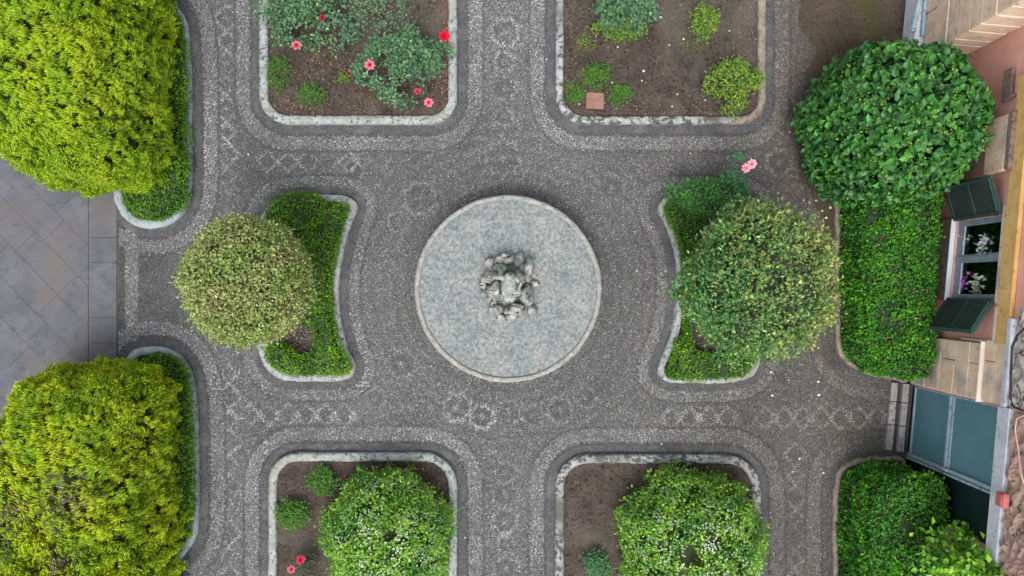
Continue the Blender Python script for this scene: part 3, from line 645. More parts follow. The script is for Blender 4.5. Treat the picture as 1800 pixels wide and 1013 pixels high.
# ---- loose bushes, low plants and roses
def bloom(parent, x, y, z, r, inner, outer, name='rose_bloom'):
    g = Geo()
    for ring, (m, rad, tilt, c) in enumerate(((7, 1.0, .35, outer), (6, .72, .8, outer), (5, .48, 1.5, inner), (4, .26, 3, inner))):
        a = np.arange(m)*2*np.pi/m+ring*.5+rng.uniform(-.15, .15, m); D = unit(np.c_[np.cos(a), np.sin(a), np.full(m, tilt)])
        Nn = unit(np.c_[-np.cos(a)*tilt, -np.sin(a)*tilt, np.ones(m)]); P0 = np.tile([0, 0, .15*r*ring], (m, 1))
        g.add(*leaf_geo(P0, D, Nn, np.full(m, r*rad*1.15), np.full(m, r*rad*1.15), np.clip(pal(m, [c], var=.08), 0, .9), big=True, fold=.22))
    o = g.build(name, M['petal'], parent=parent)
    L0 = parent.location; o.location = (x-L0.x, y-L0.y, z-L0.z); o.rotation_euler = (random.uniform(-.4, .4), random.uniform(-.4, .4), 0); return o
def bush(name, label, cat, cx, cy, rx, ry, z0, z1, cols, ncl=120, per=6, L0=.04, W0=.024, group=None, canes=6, seed=0, mat='leaf', holes=.4, spread=.035):
    x, y = P(cx, cy, (z0+z1)/2); k = (CAMH-(z0+z1)/2)/1440; rx *= k; ry *= k
    e = empty(name, (x, y, .04), label=label, cat=cat, group=group)
    wv_ = Wave(max(rx, ry)*.8, 200+seed); n = ncl*3; a = rng.uniform(0, 6.28, n); r_ = np.sqrt(rng.random(n)); f = bumps(300+seed, .13)(a)
    q = np.c_[r_*np.cos(a)*rx*f, r_*np.sin(a)*ry*f, z0+(z1-z0)*(rng.random(n)*.5+.5)*(1-.6*r_**2)-.04]
    q = q[(wv_(q)+rng.normal(0, .25, n)) > -holes][:ncl]; m = len(q)
    pt = np.repeat(q, per, 0)+rng.normal(0, spread, (m*per, 3))*[1, 1, .6]; cc = np.repeat(rng.random(m), per)
    n = len(pt); D = unit(rand_dir(n)*[1, 1, .5]+.1); Nn = unit(np.array([0, 0, 1.0])+rng.normal(0, .45, (n, 3)))
    col = mixc(pal(n, cols[0], var=.22), pal(n, cols[1], var=.22), np.clip(cc+rng.normal(0, .2, n), 0, 1))
    g = Geo(); g.add(*leaf_geo(pt, D, Nn, L0*rng.uniform(.6, 1.3, n), W0*rng.uniform(.7, 1.2, n), col)); g.build('foliage', M[mat], parent=e)
    bm = bmesh.new()
    for i in range(canes):
        t_ = q[random.randrange(m)]; tube(bm, [(random.uniform(-.04, .04), random.uniform(-.04, .04), -.04), (t_[0]*.4, t_[1]*.4, t_[2]*.6), tuple(t_)], .008, .004, 5)
    bm_obj('stem', bm, M['cane'], parent=e); return e
blue = ([(.06,.15,.085), (.09,.19,.11), (.035,.09,.05)], [(.12,.24,.11), (.18,.30,.14), (.08,.18,.06)])
yg = ([(.06,.16,.025), (.09,.2,.03)], [(.20,.30,.03), (.14,.27,.03), (.26,.32,.04)])
grn = ([(.04,.12,.02), (.05,.15,.025)], [(.09,.22,.02), (.12,.27,.03)])
grey = ([(.06,.13,.05), (.09,.16,.06)], [(.12,.2,.06), (.07,.16,.04)])
e = bush('rose_bush', 'blue green rose bush in the top corner of the red rose bed', 'rose bush', 545, 28, 88, 58, .15, .85, blue, 330, 8, .052, .036, 'rose bushes', 9, 1, holes=.05)
RED, PNK, DRED = (.55,.008,.045), (.72,.22,.28), (.36,.02,.03)
z = .6
bloom(e, *P(522, 82, .7), .72, .068, RED, PNK); bloom(e, *P(568, 34, .8), .85, .045, DRED, DRED)
e = bush('rose_bush', 'widest rose bush with four open red blooms beside the right kerb', 'rose bush', 702, 112, 76, 62, .15, .85, blue, 400, 8, .052, .036, 'rose bushes', 10, 2, holes=.1)
for (bx, by, r_, ci, co) in ((650,115,.068,RED,PNK),(734,162,.048,RED,(.6,.08,.12)),(754,181,.062,RED,PNK),(781,64,.078,(.62,.01,.04),(.62,.015,.05)),(614,130,.03,DRED,DRED)): bloom(e, *P(bx, by, .8), .82, r_, ci, co)
bush('rose_bush', 'pale leaved rose bush at the top edge of the red rose bed', 'rose bush', 665, 15, 60, 34, .15, .8, blue, 130, 6, .042, .026, 'rose bushes', 6, 3)
bush('low_plant', 'dark green plant by the left kerb of the red rose bed', 'plant', 489, 130, 20, 30, .06, .25, grn, 90, 7, .035, .014, 'low plants', 4, 4)
bush('low_plant', 'low green plant in the bottom left corner of the red rose bed', 'plant', 545, 166, 26, 20, .06, .25, grn, 90, 7, .035, .014, 'low plants', 4, 5)
bush('low_plant', 'tiny yellowing plant between the red roses and the bottom kerb', 'plant', 600, 137, 14, 9, .06, .18, yg, 24, 6, .03, .014, 'low plants', 3, 6)
bush('leafy_bush', 'dense bush with blue green and yellow leaves at the top of the bare bed', 'bush', 1100, 14, 52, 32, .1, .9, blue, 300, 7, .058, .038, None, 6, 7, holes=1.5)
bush('leafy_bush', 'bright green lower skirt of growth below the dense blue green bush', 'bush', 1092, 48, 40, 20, .08, .5, yg, 150, 7, .046, .028, None, 6, 17, holes=1.2)
bush('leafy_bush', 'small upright bush alone near the top right of the bare bed', 'bush', 1240, 38, 22, 30, .08, .45, yg, 90, 7, .045, .026, None, 4, 8, holes=1)
bush('leafy_bush', 'yellow green bush at the right kerb of the bare bed', 'bush', 1290, 146, 42, 46, .08, .6, yg, 230, 7, .046, .028, None, 6, 9, holes=.9)
bush('low_plant', 'low dark plant directly above the terracotta tile', 'plant', 1050, 133, 25, 21, .06, .25, grn, 120, 7, .034, .015, 'low plants', 4, 10)
bush('low_plant', 'low plant left of the terracotta tile in the kerb corner', 'plant', 1009, 163, 16, 14, .06, .22, grn, 70, 7, .032, .014, 'low plants', 4, 11)
bush('low_plant', 'low dark plant right of the terracotta tile', 'plant', 1089, 166, 20, 16, .06, .22, grn, 90, 7, .032, .014, 'low plants', 4, 12)
bush('low_plant', 'sparse yellowish weed by the left kerb of the bare bed', 'plant', 1026, 78, 15, 17, .05, .2, yg, 26, 6, .03, .015, 'low plants', 3, 13)
bush('low_plant', 'thin yellowish weed under the small upright bush', 'plant', 1215, 80, 20, 9, .05, .15, yg, 14, 5, .028, .014, 'low plants', 3, 23)
bush('low_plant', 'round green plant at the top of the lower left bed', 'plant', 567, 848, 23, 24, .06, .3, grn, 150, 7, .036, .02, 'low plants', 4, 14)
bush('low_plant', 'round green plant by the left kerb of the lower left bed', 'plant', 513, 906, 26, 27, .06, .3, grn, 170, 7, .036, .02, 'low plants', 4, 15)
bush('low_plant', 'small blue green plant in the bare soil of the lower right bed', 'plant', 1050, 993, 21, 22, .06, .3, ([(.05,.14,.04), (.06,.16,.08)], [(.10,.24,.03), (.06,.20,.12)]), 110, 7, .04, .024, 'low plants', 4, 16, holes=.8)
e = bush('rose_bush', 'small dark rose bush with twin red blooms in the lower left bed', 'rose bush', 536, 996, 20, 24, .06, .45, ([(.03,.07,.04), (.05,.08,.04)], [(.06,.12,.05), (.13,.06,.05)]), 70, 6, .036, .024, 'rose bushes', 6, 18)
bloom(e, *P(529, 984, .45), .45, .062, RED, (.66,.06,.12)); bloom(e, *P(512, 1001, .4), .40, .056, RED, PNK)
e = bush('rose_bush', 'dark rose bush with one pink bloom leaning out of the right waisted bed', 'rose bush', 1255, 345, 70, 34, .3, .95, ([(.03,.11,.03), (.045,.14,.035)], [(.08,.24,.03), (.06,.19,.045)]), 320, 7, .05, .03, 'rose bushes', 8, 19, holes=.7)
ex = e.location; g = Geo()
for (qx, qy, nn, s) in ((1294,275,22,.05),(1288,312,60,.06),(1308,325,30,.05)):
    x_, y_ = P(qx, qy, 1.0); pt = np.c_[rng.normal(x_, s, nn), rng.normal(y_, s*.7, nn), rng.normal(1.0, .04, nn)]
    g.add(*leaf_geo(pt, unit(rand_dir(nn)*[1, 1, .3]), unit(np.array([0, 0, 1.])+rng.normal(0, .4, (nn, 3))), rng.uniform(.05, .08, nn), rng.uniform(.03, .05, nn), pal(nn, [(.04,.14,.05), (.05,.17,.07)])))
g.build('shoot_leaves', M['leaf'], parent=e, loc=tuple(ex))
bloom(e, *P(1310, 296, 1.1), 1.12, .062, (.85,.35,.42), (.86,.45,.52)); bloom(e, *P(1321, 288, 1.1), 1.10, .066, (.84,.30,.40), (.88,.50,.56))
bm = bmesh.new(); x_, y_ = P(1314, 292, 1.1); tube(bm, [(0, 0, 0), (.12, .1, .6), (x_-ex.x, y_-ex.y, 1.05)], .009, .004, 5); bm_obj('stem', bm, M['cane'], parent=e)
# bright broad-leaved climber, bottom right corner
lime = ([(.07,.24,.03), (.11,.30,.04)], [(.22,.46,.02), (.32,.54,.03), (.15,.38,.03)])
bush('leafy_climber', 'lime green broad leaved climber hanging over the hedge corner, bottom right', 'climber', 1690, 978, 58, 40, 1.4, 2.0, lime, 300, 4, .085, .065, None, 5, 31, 'gloss_leaf', 1.1, .06)
bush('leafy_climber', 'lime green broad leaved growth at the foot of the pale door jamb', 'climber', 1752, 1012, 84, 40, 1.9, 2.7, lime, 360, 4, .085, .065, None, 5, 32, 'gloss_leaf', 1.3, .06)

# ---------------------------------------------------------------- fountain
FX, FY = -.056, -.012
ft = empty('fountain', (FX, FY, 0), label='round stone fountain full of pale rippling water with a rocky centre piece', cat='fountain')
prof = [(1.275,0),(1.275,.06),(1.25,.08),(1.25,.38),(1.318,.42),(1.322,.455),(1.30,.475),(1.265,.478),(1.25,.46),(1.245,.30)]
nseg = 160; V = []; wvf = Wave(.12, 400); wvg = Wave(.5, 402)
for r_, z_ in prof:
    a = np.arange(nseg)*2*np.pi/nseg; q = np.c_[r_*np.cos(a), r_*np.sin(a), np.full(nseg, z_)]; q[:, :2] *= (1+.0045*wvf(q)+.003*wvg(q))[:, None]; q[:, 2] += .005*wvf(q+3)*(z_ > .3); V.append(q)
F = np.array([(i*nseg+k, i*nseg+(k+1) % nseg, (i+1)*nseg+(k+1) % nseg, (i+1)*nseg+k) for i in range(len(prof)-1) for k in range(nseg)])
mesh_np('basin', np.vstack(V), F, M['basin'], parent=ft, smooth=True)
nr_, na_ = 60, 160; V = [[0, 0, .44]]; wa, wb = Wave(.16, 410), Wave(.07, 411)
rr_ = np.linspace(.02, 1.255, nr_)
for r_ in rr_:
    a = np.arange(na_)*2*np.pi/na_; q = np.c_[r_*np.cos(a), r_*np.sin(a), np.zeros(na_)]
    q[:, 2] = .440+.003*np.exp(-r_*1.8)*np.sin(r_*2*np.pi/.13)+.003*wa(q); V += q.tolist()
F = [(0, 1+k, 1+(k+1) % na_, 1+(k+1) % na_) for k in range(na_)]
V = np.array(V); F3 = [(0, 1+k, 1+(k+1) % na_) for k in range(na_)]
for i in range(nr_-1):
    for k in range(na_):
        a_, b2, c_, d_ = 1+i*na_+k, 1+i*na_+(k+1) % na_, 1+(i+1)*na_+(k+1) % na_, 1+(i+1)*na_+k; F3 += [(a_, d_, c_), (a_, c_, b2)]
mesh_np('water', V, np.array(F3), M['water'], parent=ft, smooth=True)
def rock_into(bm, x, y, z, sx, sy, sz, seed, amp=.22):
    tb = bmesh.new(); bmesh.ops.create_icosphere(tb, subdivisions=3, radius=1); wv_ = Wave(1.3, seed); wv2 = Wave(.5, seed+1)
    co = np.array([v_.co[:] for v_ in tb.verts]); f = 1+amp*wv_(co)+amp*.5*wv2(co)
    rot = Matrix.Rotation(seed*1.7, 3, 'Z')
    for v_, k in zip(tb.verts, f): c_ = rot@(v_.co*k); v_.co = (c_.x*sx+x, c_.y*sy+y, c_.z*sz+z)
    me = bpy.data.meshes.new('t'); tb.to_mesh(me); tb.free(); bm.from_mesh(me); bpy.data.meshes.remove(me)
def fp(px, py, z=.6): x, y = P(px, py, z); return x-FX, y-FY
bm = bmesh.new()
for i in range(20):                       # ring of rough stones around the centre
    a = i*2*math.pi/26+random.uniform(-.1, .1); r_ = random.uniform(.27, .40)
    rock_into(bm, r_*math.cos(a)*.98-.0, r_*math.sin(a)*1.12, .44+random.uniform(0, .06), random.uniform(.035, .075), random.uniform(.035, .075), random.uniform(.04, .09), 500+i, .3)
for (px, py, z_, sx, sy, sz) in ((862,488,.56,.13,.09,.20),(868,512,.62,.10,.12,.24),(930,470,.56,.08,.11,.2),(925,520,.58,.09,.15,.22),(905,545,.52,.15,.08,.16),(872,545,.50,.09,.07,.13),(888,455,.54,.13,.07,.16),(860,462,.5,.07,.07,.13),(915,452,.5,.06,.06,.12),(935,545,.48,.07,.07,.12),(893,520,.50,.13,.10,.16),(882,475,.5,.1,.1,.2),(912,490,.52,.1,.1,.18),(900,558,.48,.09,.07,.12),(880,560,.46,.07,.06,.1)):
    x, y = fp(px, py, z_+.1); rock_into(bm, x, y, z_, sx, sy, sz, int(px*3+py), .3)
bm_obj('rock_pile', bm, M['rock'], parent=ft, smooth=True)
# weathered figure group rising from the rocks: crouched body, bent head, arms, shell at the foot
bm = bmesh.new()
x, y = fp(895, 500, 1.0)
for (dx, dy, z_, sx, sy, sz, s) in ((0,0,.72,.12,.15,.22,1),(.01,.06,.98,.095,.10,.16,2),(0,.10,1.16,.058,.062,.075,3),(.09,-.10,.66,.10,.07,.09,4),(-.09,-.10,.66,.09,.07,.09,5),(.0,-.19,.60,.10,.07,.07,6)):
    rock_into(bm, x+dx, y+dy, z_, sx, sy, sz, 600+s, .10)
tube(bm, [(x+.07, y+.08, 1.05), (x+.16, y+.02, .93), (x+.12, y-.09, .82)], .035, .022, 8); tube(bm, [(x-.07, y+.08, 1.05), (x-.20, y+.10, .88), (x-.26, y+.04, .74)], .035, .022, 8)
bm_obj('figure', bm, M['verdigris'], parent=ft, smooth=True)

# ---------------------------------------------------------------- the house (local frame: X into the building, Y along the wall, Z up)
AL = math.atan(.09); HO = np.array([5.83, -1.94]); EU = np.array([math.sin(AL), math.cos(AL)]); EN = np.array([math.cos(AL), -math.sin(AL)])
def wp(px, py, d=0.0):
    r_ = np.array([(px-900)/1440, (506.5-py)/1440]); t_ = (d+HO@EN)/(r_@EN); p_ = r_*t_; return float((p_-HO)@EU), CAMH-t_
house = empty('house', (HO[0], HO[1], 0), -AL, label='pink plastered house with cream stone blocks along the right edge', cat='house')
UM, UX, TOP = -3.3, 6.5, 3.4
wu0 = wp(1655, 524)[0]; wu1 = wp(1668, 392)[0]; wz0 = .80; wz1 = 1.87
du1 = wp(1604, 677)[0]; dmid = wp(1755, 868)[0]; du0 = wp(1757, 978)[0]; dz1 = 2.2
def quad(bm, pts): bm.faces.new([bm.verts.new(p_) for p_ in pts])
def wall_piece(bm, u0, u1, z0, z1, x=0): quad(bm, [(x,u0,z0),(x,u0,z1),(x,u1,z1),(x,u1,z0)])
bm = bmesh.new()
for (a, b_, c_, d_) in ((UM,du0,0,TOP),(du0,du1,dz1,TOP),(du1,wu0,0,TOP),(wu0,wu1,0,wz0),(wu0,wu1,wz1,TOP),(wu1,UX,0,TOP)): wall_piece(bm, a, b_, c_, d_)
for (a, b_, c_, d_) in ((wu0,wu1,wz0,wz1),(du0,du1,0.0,dz1)):
    dp = .16
    quad(bm, [(0,a,c_),(dp,a,c_),(dp,a,d_),(0,a,d_)]); quad(bm, [(0,b_,c_),(0,b_,d_),(dp,b_,d_),(dp,b_,c_)])
    quad(bm, [(0,a,d_),(dp,a,d_),(dp,b_,d_),(0,b_,d_)]); quad(bm, [(0,a,c_),(0,b_,c_),(dp,b_,c_),(dp,a,c_)])
quad(bm, [(0,UM,0),(5,UM,0),(5,UM,TOP),(0,UM,TOP)]); quad(bm, [(0,UX,0),(0,UX,TOP),(5,UX,TOP),(5,UX,0)]); quad(bm, [(5,UM,0),(5,UX,0),(5,UX,TOP),(5,UM,TOP)])
bm_obj('wall', bm, M['pink'], parent=house)
# dark rooms behind the openings
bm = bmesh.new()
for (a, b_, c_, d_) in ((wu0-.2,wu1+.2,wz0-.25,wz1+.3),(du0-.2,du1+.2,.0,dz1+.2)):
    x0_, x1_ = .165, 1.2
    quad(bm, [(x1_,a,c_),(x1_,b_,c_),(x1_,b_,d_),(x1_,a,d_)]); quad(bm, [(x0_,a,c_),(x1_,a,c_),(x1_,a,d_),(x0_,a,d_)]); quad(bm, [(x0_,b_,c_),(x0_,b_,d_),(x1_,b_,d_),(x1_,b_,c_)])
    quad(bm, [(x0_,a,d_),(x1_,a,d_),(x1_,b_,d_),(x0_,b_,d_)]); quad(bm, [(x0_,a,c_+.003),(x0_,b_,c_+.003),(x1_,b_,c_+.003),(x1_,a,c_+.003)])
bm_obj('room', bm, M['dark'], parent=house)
# roof far above the frame
bm = bmesh.new(); nn = 64
for i in range(nn):
    u0 = UM-.3+(UX-UM+.6)*i/nn; u1 = UM-.3+(UX-UM+.6)*(i+1)/nn; um = (u0+u1)/2; q = [(u0, 0), (um-.02, .06), (um+.02, .06), (u1, 0)]
    for (a, ha), (b_, hb) in zip(q, q[1:]): quad(bm, [(-.05,a,TOP+.02+ha),(-.05,b_,TOP+.02+hb),(5.3,b_,TOP+1.2+hb),(5.3,a,TOP+1.2+ha)])
quad(bm, [(-.05,UM-.3,TOP+.005),(5.3,UM-.3,TOP+1.18),(5.3,UX+.3,TOP+1.18),(-.05,UX+.3,TOP+.005)])
bm_obj('roof', bm, M['roof'], parent=house)
# stone pilaster, top right: coursed blocks standing half a metre proud
pu0 = wp(1668, 75, -.5)[0]
def blocks(u0, u1, d, z0, courses, blk, mat, name, jit=.008, gap=.012, back=-.004):
    bm = bmesh.new(); z = z0; i = 0
    for hc in courses:
        u = u0-(0); off = (blk*.5 if i % 2 else 0)
        cuts = [u0]+[u0+off+k*blk for k in range(1, 40) if u0+off+k*blk < u1-.12]+[u1]
        for a, b_ in zip(cuts, cuts[1:]): box(bm, -d+random.uniform(-jit, jit), back, a+gap/2, b_-gap/2, z+gap/2, z+hc-gap/2, .012, .003)
        z += hc; i += 1
    return bm_obj(name, bm, M[mat], parent=house)
blocks(pu0, UX, .5, .42, [.30,.34,.22,.33,.28,.32,.30,.28,.30], .62, 'cream', 'stone_pilaster')
bm = bmesh.new(); box(bm, -.485, -.003, pu0+.02, UX, .43, TOP-.3); bm_obj('pilaster_mortar', bm, M['lichen_stone'], parent=house)
bm = bmesh.new(); box(bm, -.62, -.003, pu0+.12, UX, 0, .40, .02); bm_obj('plinth', bm, M['concrete'], parent=house)
bm = bmesh.new(); tube(bm, [(-.66, pu0+.35, .42), (-.60, pu0+.9, .43), (-.60, pu0+2.2, .43)], .035, .035, 8); tube(bm, [(-.53, pu0+.3, .44), (-.53, pu0+2.2, .44)], .03, .03, 8); bm_obj('pipe', bm, M['teal_light'], parent=house)
# lichen topped stone block above the shrub
a = wp(1745, 308)[0]; b_ = wp(1760, 210)[0]
bm = bmesh.new(); box(bm, -.10, -.003, a, b_, 1.50, 1.93, .015, .004); bm_obj('stone_block', bm, M['cream'], parent=house)
bm = bmesh.new(); box(bm, -.11, -.004, a-.01, b_+.01, 1.935, 2.06, .02, .008); bm_obj('block_cap', bm, M['lichen_stone'], parent=house)
a = wp(1748, 188)[0]; b_ = wp(1756, 132)[0]
bm = bmesh.new(); box(bm, -.05, -.003, a, b_, 1.66, 1.86, .01); box(bm, -.07, -.004, a+.02, a+.05, 1.86, 1.93, .004); bm_obj('wall_bracket', bm, M['lichen_stone'], parent=house)
# ochre string course above the window and cream surround
a = wp(1762, 606)[0]; b_ = UX-1.2
bm = bmesh.new(); box(bm, -.055, -.003, a, wp(1797,190)[0]+.4, 1.99, 2.26, .01); bm_obj('ochre_band', bm, M['ochre'], parent=house)
bm = bmesh.new(); box(bm, -.03, -.002, wu0-.05, wu1+.12, wz1+.005, 1.985, .006); bm_obj('lintel', bm, M['cream'], parent=house)
bm = bmesh.new(); box(bm, -.045, -.003, a, wu0-.1, 1.93, 1.985, .004); box(bm, -.03, -.003, a, a+.035, 1.2, 1.92, .004); bm_obj('moulding', bm, M['cream_light'], parent=house)
bm = bmesh.new(); box(bm, -.07, -.003, wu0-.04, wu1+.03, wz0-.03, wz0-.004, .006); bm_obj('window_sill', bm, M['white_paint'], parent=house)
bm = bmesh.new(); box(bm, -.05, -.003, wu0-.03, wu1+.05, .0, wz0-.035, .008); bm_obj('sill_wall', bm, M['lichen_stone'], parent=house)
# window
def wbox(name, mat, boxes, parent, bev=.004):
    bm = bmesh.new()
    for b4 in boxes: box(bm, *b4, bev)
    return bm_obj(name, bm, M[mat], parent=parent)
um = (wu0+wu1)/2+.01
fx0, fx1 = .02, .07
win = wbox('window', 'frame', [(fx0,fx1,wu0+.002,wu0+.06,wz0+.002,wz1-.002),(fx0,fx1,wu1-.075,wu1-.002,wz0+.002,wz1-.002),(fx0,fx1,um-.055,um+.055,wz0+.002,wz1-.002),
     (fx0+.002,fx1-.002,wu0+.058,um-.053,wz0+.003,wz0+.17),(fx0+.002,fx1-.002,um+.053,wu1-.073,wz0+.003,wz0+.17),(fx0+.002,fx1-.002,wu0+.058,um-.053,wz1-.04,wz1-.003),(fx0+.002,fx1-.002,um+.053,wu1-.073,wz1-.04,wz1-.003),
     (.005,fx0-.001,um-.03,um+.03,wz0+.01,wz1-.01)], house)
for a, b_ in ((wu0+.058, um-.053), (um+.053, wu1-.073)):
    wbox('glazing_bead', 'white_paint', [(fx0-.006,fx0+.0015,a,b_,wz0+.17,wz0+.195)], win, .002)
    wbox('pane', 'glass', [(.045,.049,a,b_,wz0+.168,wz1-.038)], win, 0)
# shutters: real leaves on hinges, swung open
def shutter(hu, sgn, ang, label):
    W_ = .50; H_ = wz1-wz0+.02
    s = sgn
    def bx(bm, x0, x1, u0, u1, z0, z1, bev=.003): box(bm, x0, x1, min(s*u0, s*u1), max(s*u0, s*u1), z0, z1, bev)
    bm = bmesh.new()
    for (u0, u1, z0, z1) in ((0,.05,0,H_),(W_-.05,W_,0,H_),(.051,W_-.051,0,.06),(.051,W_-.051,H_-.06,H_),(.051,W_-.051,H_*.5-.03,H_*.5+.03)): bx(bm, -.04, 0, u0, u1, z0, z1)
    piv = bm_obj('shutter', bm, M['green_paint'], parent=house); piv.location = (-.01, hu, wz0-.02); piv.rotation_euler = (0, 0, ang)
    bm = bmesh.new(); n_ = 15
    for i in range(n_): bx(bm, -.032+.0, -.012, .052+i*(W_-.104)/n_, .052+(i+1)*(W_-.104)/n_-.004, .061, H_*.5-.031, .002); bx(bm, -.032, -.012, .052+i*(W_-.104)/n_, .052+(i+1)*(W_-.104)/n_-.004, H_*.5+.031, H_-.061, .002)
    bm_obj('shutter_board', bm, M['green_paint'], parent=piv)
    bm = bmesh.new(); bx(bm, -.058, -.042, .05, W_-.02, H_-.045, H_-.015, .002); bx(bm, -.058, -.042, W_-.03, W_-.012, .02, H_-.05, .002); bm_obj('edge_strip', bm, M['green_edge'], parent=piv)
    
    for z_ in (.12, H_-.2):
        bm = bmesh.new(); tube(bm, [(0,0,z_),(0,0,z_+.08)], .012, .012, 8); bm_obj('hinge', bm, M['cable'], parent=piv)
    return piv
shutter(wu1+.01, 1, R(20), '')
shutter(wu0-.01, -1, R(-27), '')
# stone pilaster between window and door
pa = du1+.02; pb = wp(1722, 602)[0]
blocks(pa, pb, .07, .02, [.42,.38,.36,.34,.24], .45, 'cream', 'door_pilaster', jit=.004, gap=.006)
wbox('pilaster_ledge', 'cream_light', [(-.095,-.003,pa-.02,pb+.02,1.765,1.80)], house)
blocks(pa, pb+.05, .05, 1.805, [.22,.20], .5, 'cream', 'upper_blocks', jit=.004, gap=.006)
# lintel beam over the door, concrete strip, rubble above
wbox('door_lintel', 'concrete', [(-.07,-.003,du0-.1,pa-.01,dz1+.004,2.44)], house, .008)
wbox('concrete_strip', 'concrete', [(-.09,-.003,pa-.005,wp(1776,560)[0],2.275,2.36)], house, .008)
wbox('jamb', 'teal_light', [(-.03,.10,du0-.07,du0-.004,.0,dz1)], house, .006)
def rough_panel(name, mat, u0, u1, z0, z1, dmax, seed):
    nu = max(4, int((u1-u0)/.035)); nz = max(4, int((z1-z0)/.035)); U, Z = np.meshgrid(np.linspace(u0, u1, nu), np.linspace(z0, z1, nz)); q = np.c_[np.zeros(U.size), U.ravel(), Z.ravel()]
    q[:, 0] = -.02-dmax*np.clip(.5+.8*Wave(.16, seed)(q)+rng.normal(0, .12, U.size), 0, 1); I = np.arange(U.size).reshape(U.shape)
    eg = np.zeros(U.shape, bool); eg[0] = eg[-1] = True; eg[:, 0] = eg[:, -1] = True; q[eg.ravel(), 0] = -.002
    F = np.stack([I[:-1, :-1], I[1:, :-1], I[1:, 1:], I[:-1, 1:]], -1).reshape(-1, 4)
    return mesh_np(name, q, F, M[mat], parent=house)
rough_panel('rubble_facing', 'rubble', pa-.02, wp(1790,540)[0], 2.37, TOP-.05, .05, 701)
rough_panel('brick_facing', 'rubble_pink', UM+.02, pa-.03, 2.45, TOP-.05, .05, 702)
# door: one teal leaf shut, the other half dark
dr = wbox('door', 'teal_light', [(.0,.06,du1-.028,du1-.003,.02,dz1-.005),(.004,.055,dmid+.05,du1-.03,dz1-.038,dz1-.006),(.01,.055,dmid+.048,du1-.03,.02,.058)], house)
wbox('door_panel', 'teal', [(.03,.05,dmid+.05,du1-.03,.06,.98)], dr, .002)
wbox('door_panel', 'teal', [(.03,.05,dmid+.05,du1-.03,1.10,dz1-.04)], dr, .002)
wbox('door_rail', 'teal_light', [(.005,.055,dmid+.048,du1-.028,.985,1.035),(.018,.055,dmid+.048,du1-.028,1.038,1.095)], dr)
wbox('door_stile', 'teal_light', [(-.01,.06,dmid-.002,dmid+.046,.02,dz1-.01),(-.02,.03,dmid-.045,dmid-.012,.02,dz1-.01)], dr)
wbox('dark_opening_panel', 'dark_opening', [(.10,.14,du0+.003,dmid-.05,.02,dz1-.01)], dr)  # near-black panel: the open half's unlit interior put into its colour
wbox('door_handle', 'concrete', [(-.035,-.012,dmid+.012,dmid+.03,1.0,1.14)], dr)
# steps before the door
st = empty('door_step', (HO[0], HO[1], 0), -AL, label='two narrow grey stone steps before the teal door', cat='step')
u0 = -.46; u1 = du1+.02
for (x0_, x1_, z_, m_) in ((-.34,-.245,.055,'step'),(-.235,-.195,.04,'step_dark'),(-.19,-.10,.10,'step'),(-.095,-.062,.09,'step_dark')):
    bm = bmesh.new(); k = 3; cuts = [u0, u0+.38, u0+.72, u1]
    for a, b_ in zip(cuts, cuts[1:]): box(bm, x0_, x1_, a+.004, b_-.004, .003, z_, .004, .002)
    bm_obj('step_stone' if m_ == 'step' else 'step_joint', bm, M[m_], parent=st)
# red box and cables on the wall
a, zz = wp(1778, 885, -.1)
rb = empty('meter_box', (HO[0]-.1*EN[0]*0+EU[0]*a, HO[1]+EU[1]*a, 2.45), -AL, label='small red box fixed on the pale beam over the dark doorway', cat='box')
bm = bmesh.new(); box(bm, -.15, -.075, -.085, .085, 0, .16, .012); bm_obj('box_body', bm, M['red_box'], parent=rb)
bm = bmesh.new(); box(bm, -.165, -.152, -.07, .07, .02, .14, .006); bm_obj('box_lid', bm, M['red_box'], parent=rb)
def wall_line(name, label, pts, r_, mat, d=-.08):
    q = []
    for px, py in pts:
        u, z_ = wp(px, py, d); p_ = HO+EU*u+EN*d; q.append((p_[0], p_[1], z_))
    bm = bmesh.new(); o = Vector(q[0]); tube(bm, [Vector(c_)-o for c_ in q], r_, r_, 6)
    return tag(bm_obj(name, bm, M[mat], loc=tuple(o), smooth=True), label, 'cable')
wall_line('cable', 'black cable running down the rubble stone beside the concrete strip', [(1800,578),(1788,590),(1779,610),(1777,660),(1776,700),(1782,716),(1800,722)], .014, 'cable', -.11)
wall_line('cable', 'pinkish cable looping over the brick above the teal door', [(1800,730),(1788,736),(1784,755),(1790,790),(1794,830),(1800,850)], .010, 'cable_pink', -.11)
# plants standing inside the window
def potted(px, py, label, cols, fcols, seed):
    u, z_ = wp(px, py, .11); zb = z_-.36; p_ = HO+EU*u+EN*.11
    e = empty('potted_flower', (p_[0], p_[1], zb), label=label, cat='potted flower', group='potted flowers behind the window')
    bm = bmesh.new(); tube(bm, [(0,0,0),(0,0,.12)], .045, .06, 12); bm_obj('pot', bm, M['pot'], parent=e)
    g = Geo(); n_ = 60; q = rng.normal(0, 1, (n_, 3))*[.015, .08, .08]+[0, 0, .33]
    g.add(*leaf_geo(q, rand_dir(n_), rand_dir(n_), rng.uniform(.04, .08, n_), rng.uniform(.02, .04, n_), pal(n_, cols))); g.build('leaves', M['leaf'], parent=e)
    g = Geo(); n_ = 170; q = rng.normal(0, 1, (n_, 3))*[.010, .065, .08]+[-.036, 0, .36]
    g.add(*leaf_geo(q, rand_dir(n_), rand_dir(n_), rng.uniform(.05, .085, n_), rng.uniform(.04, .06, n_), pal(n_, fcols, var=.1))); g.build('flower_cluster', M['petal'], parent=e)
potted(1700, 425, 'potted plant with red and white flowers behind the upper pane', [(.03,.14,.08)], [(.75,.7,.72), (.55,.08,.14), (.8,.78,.8)], 1)
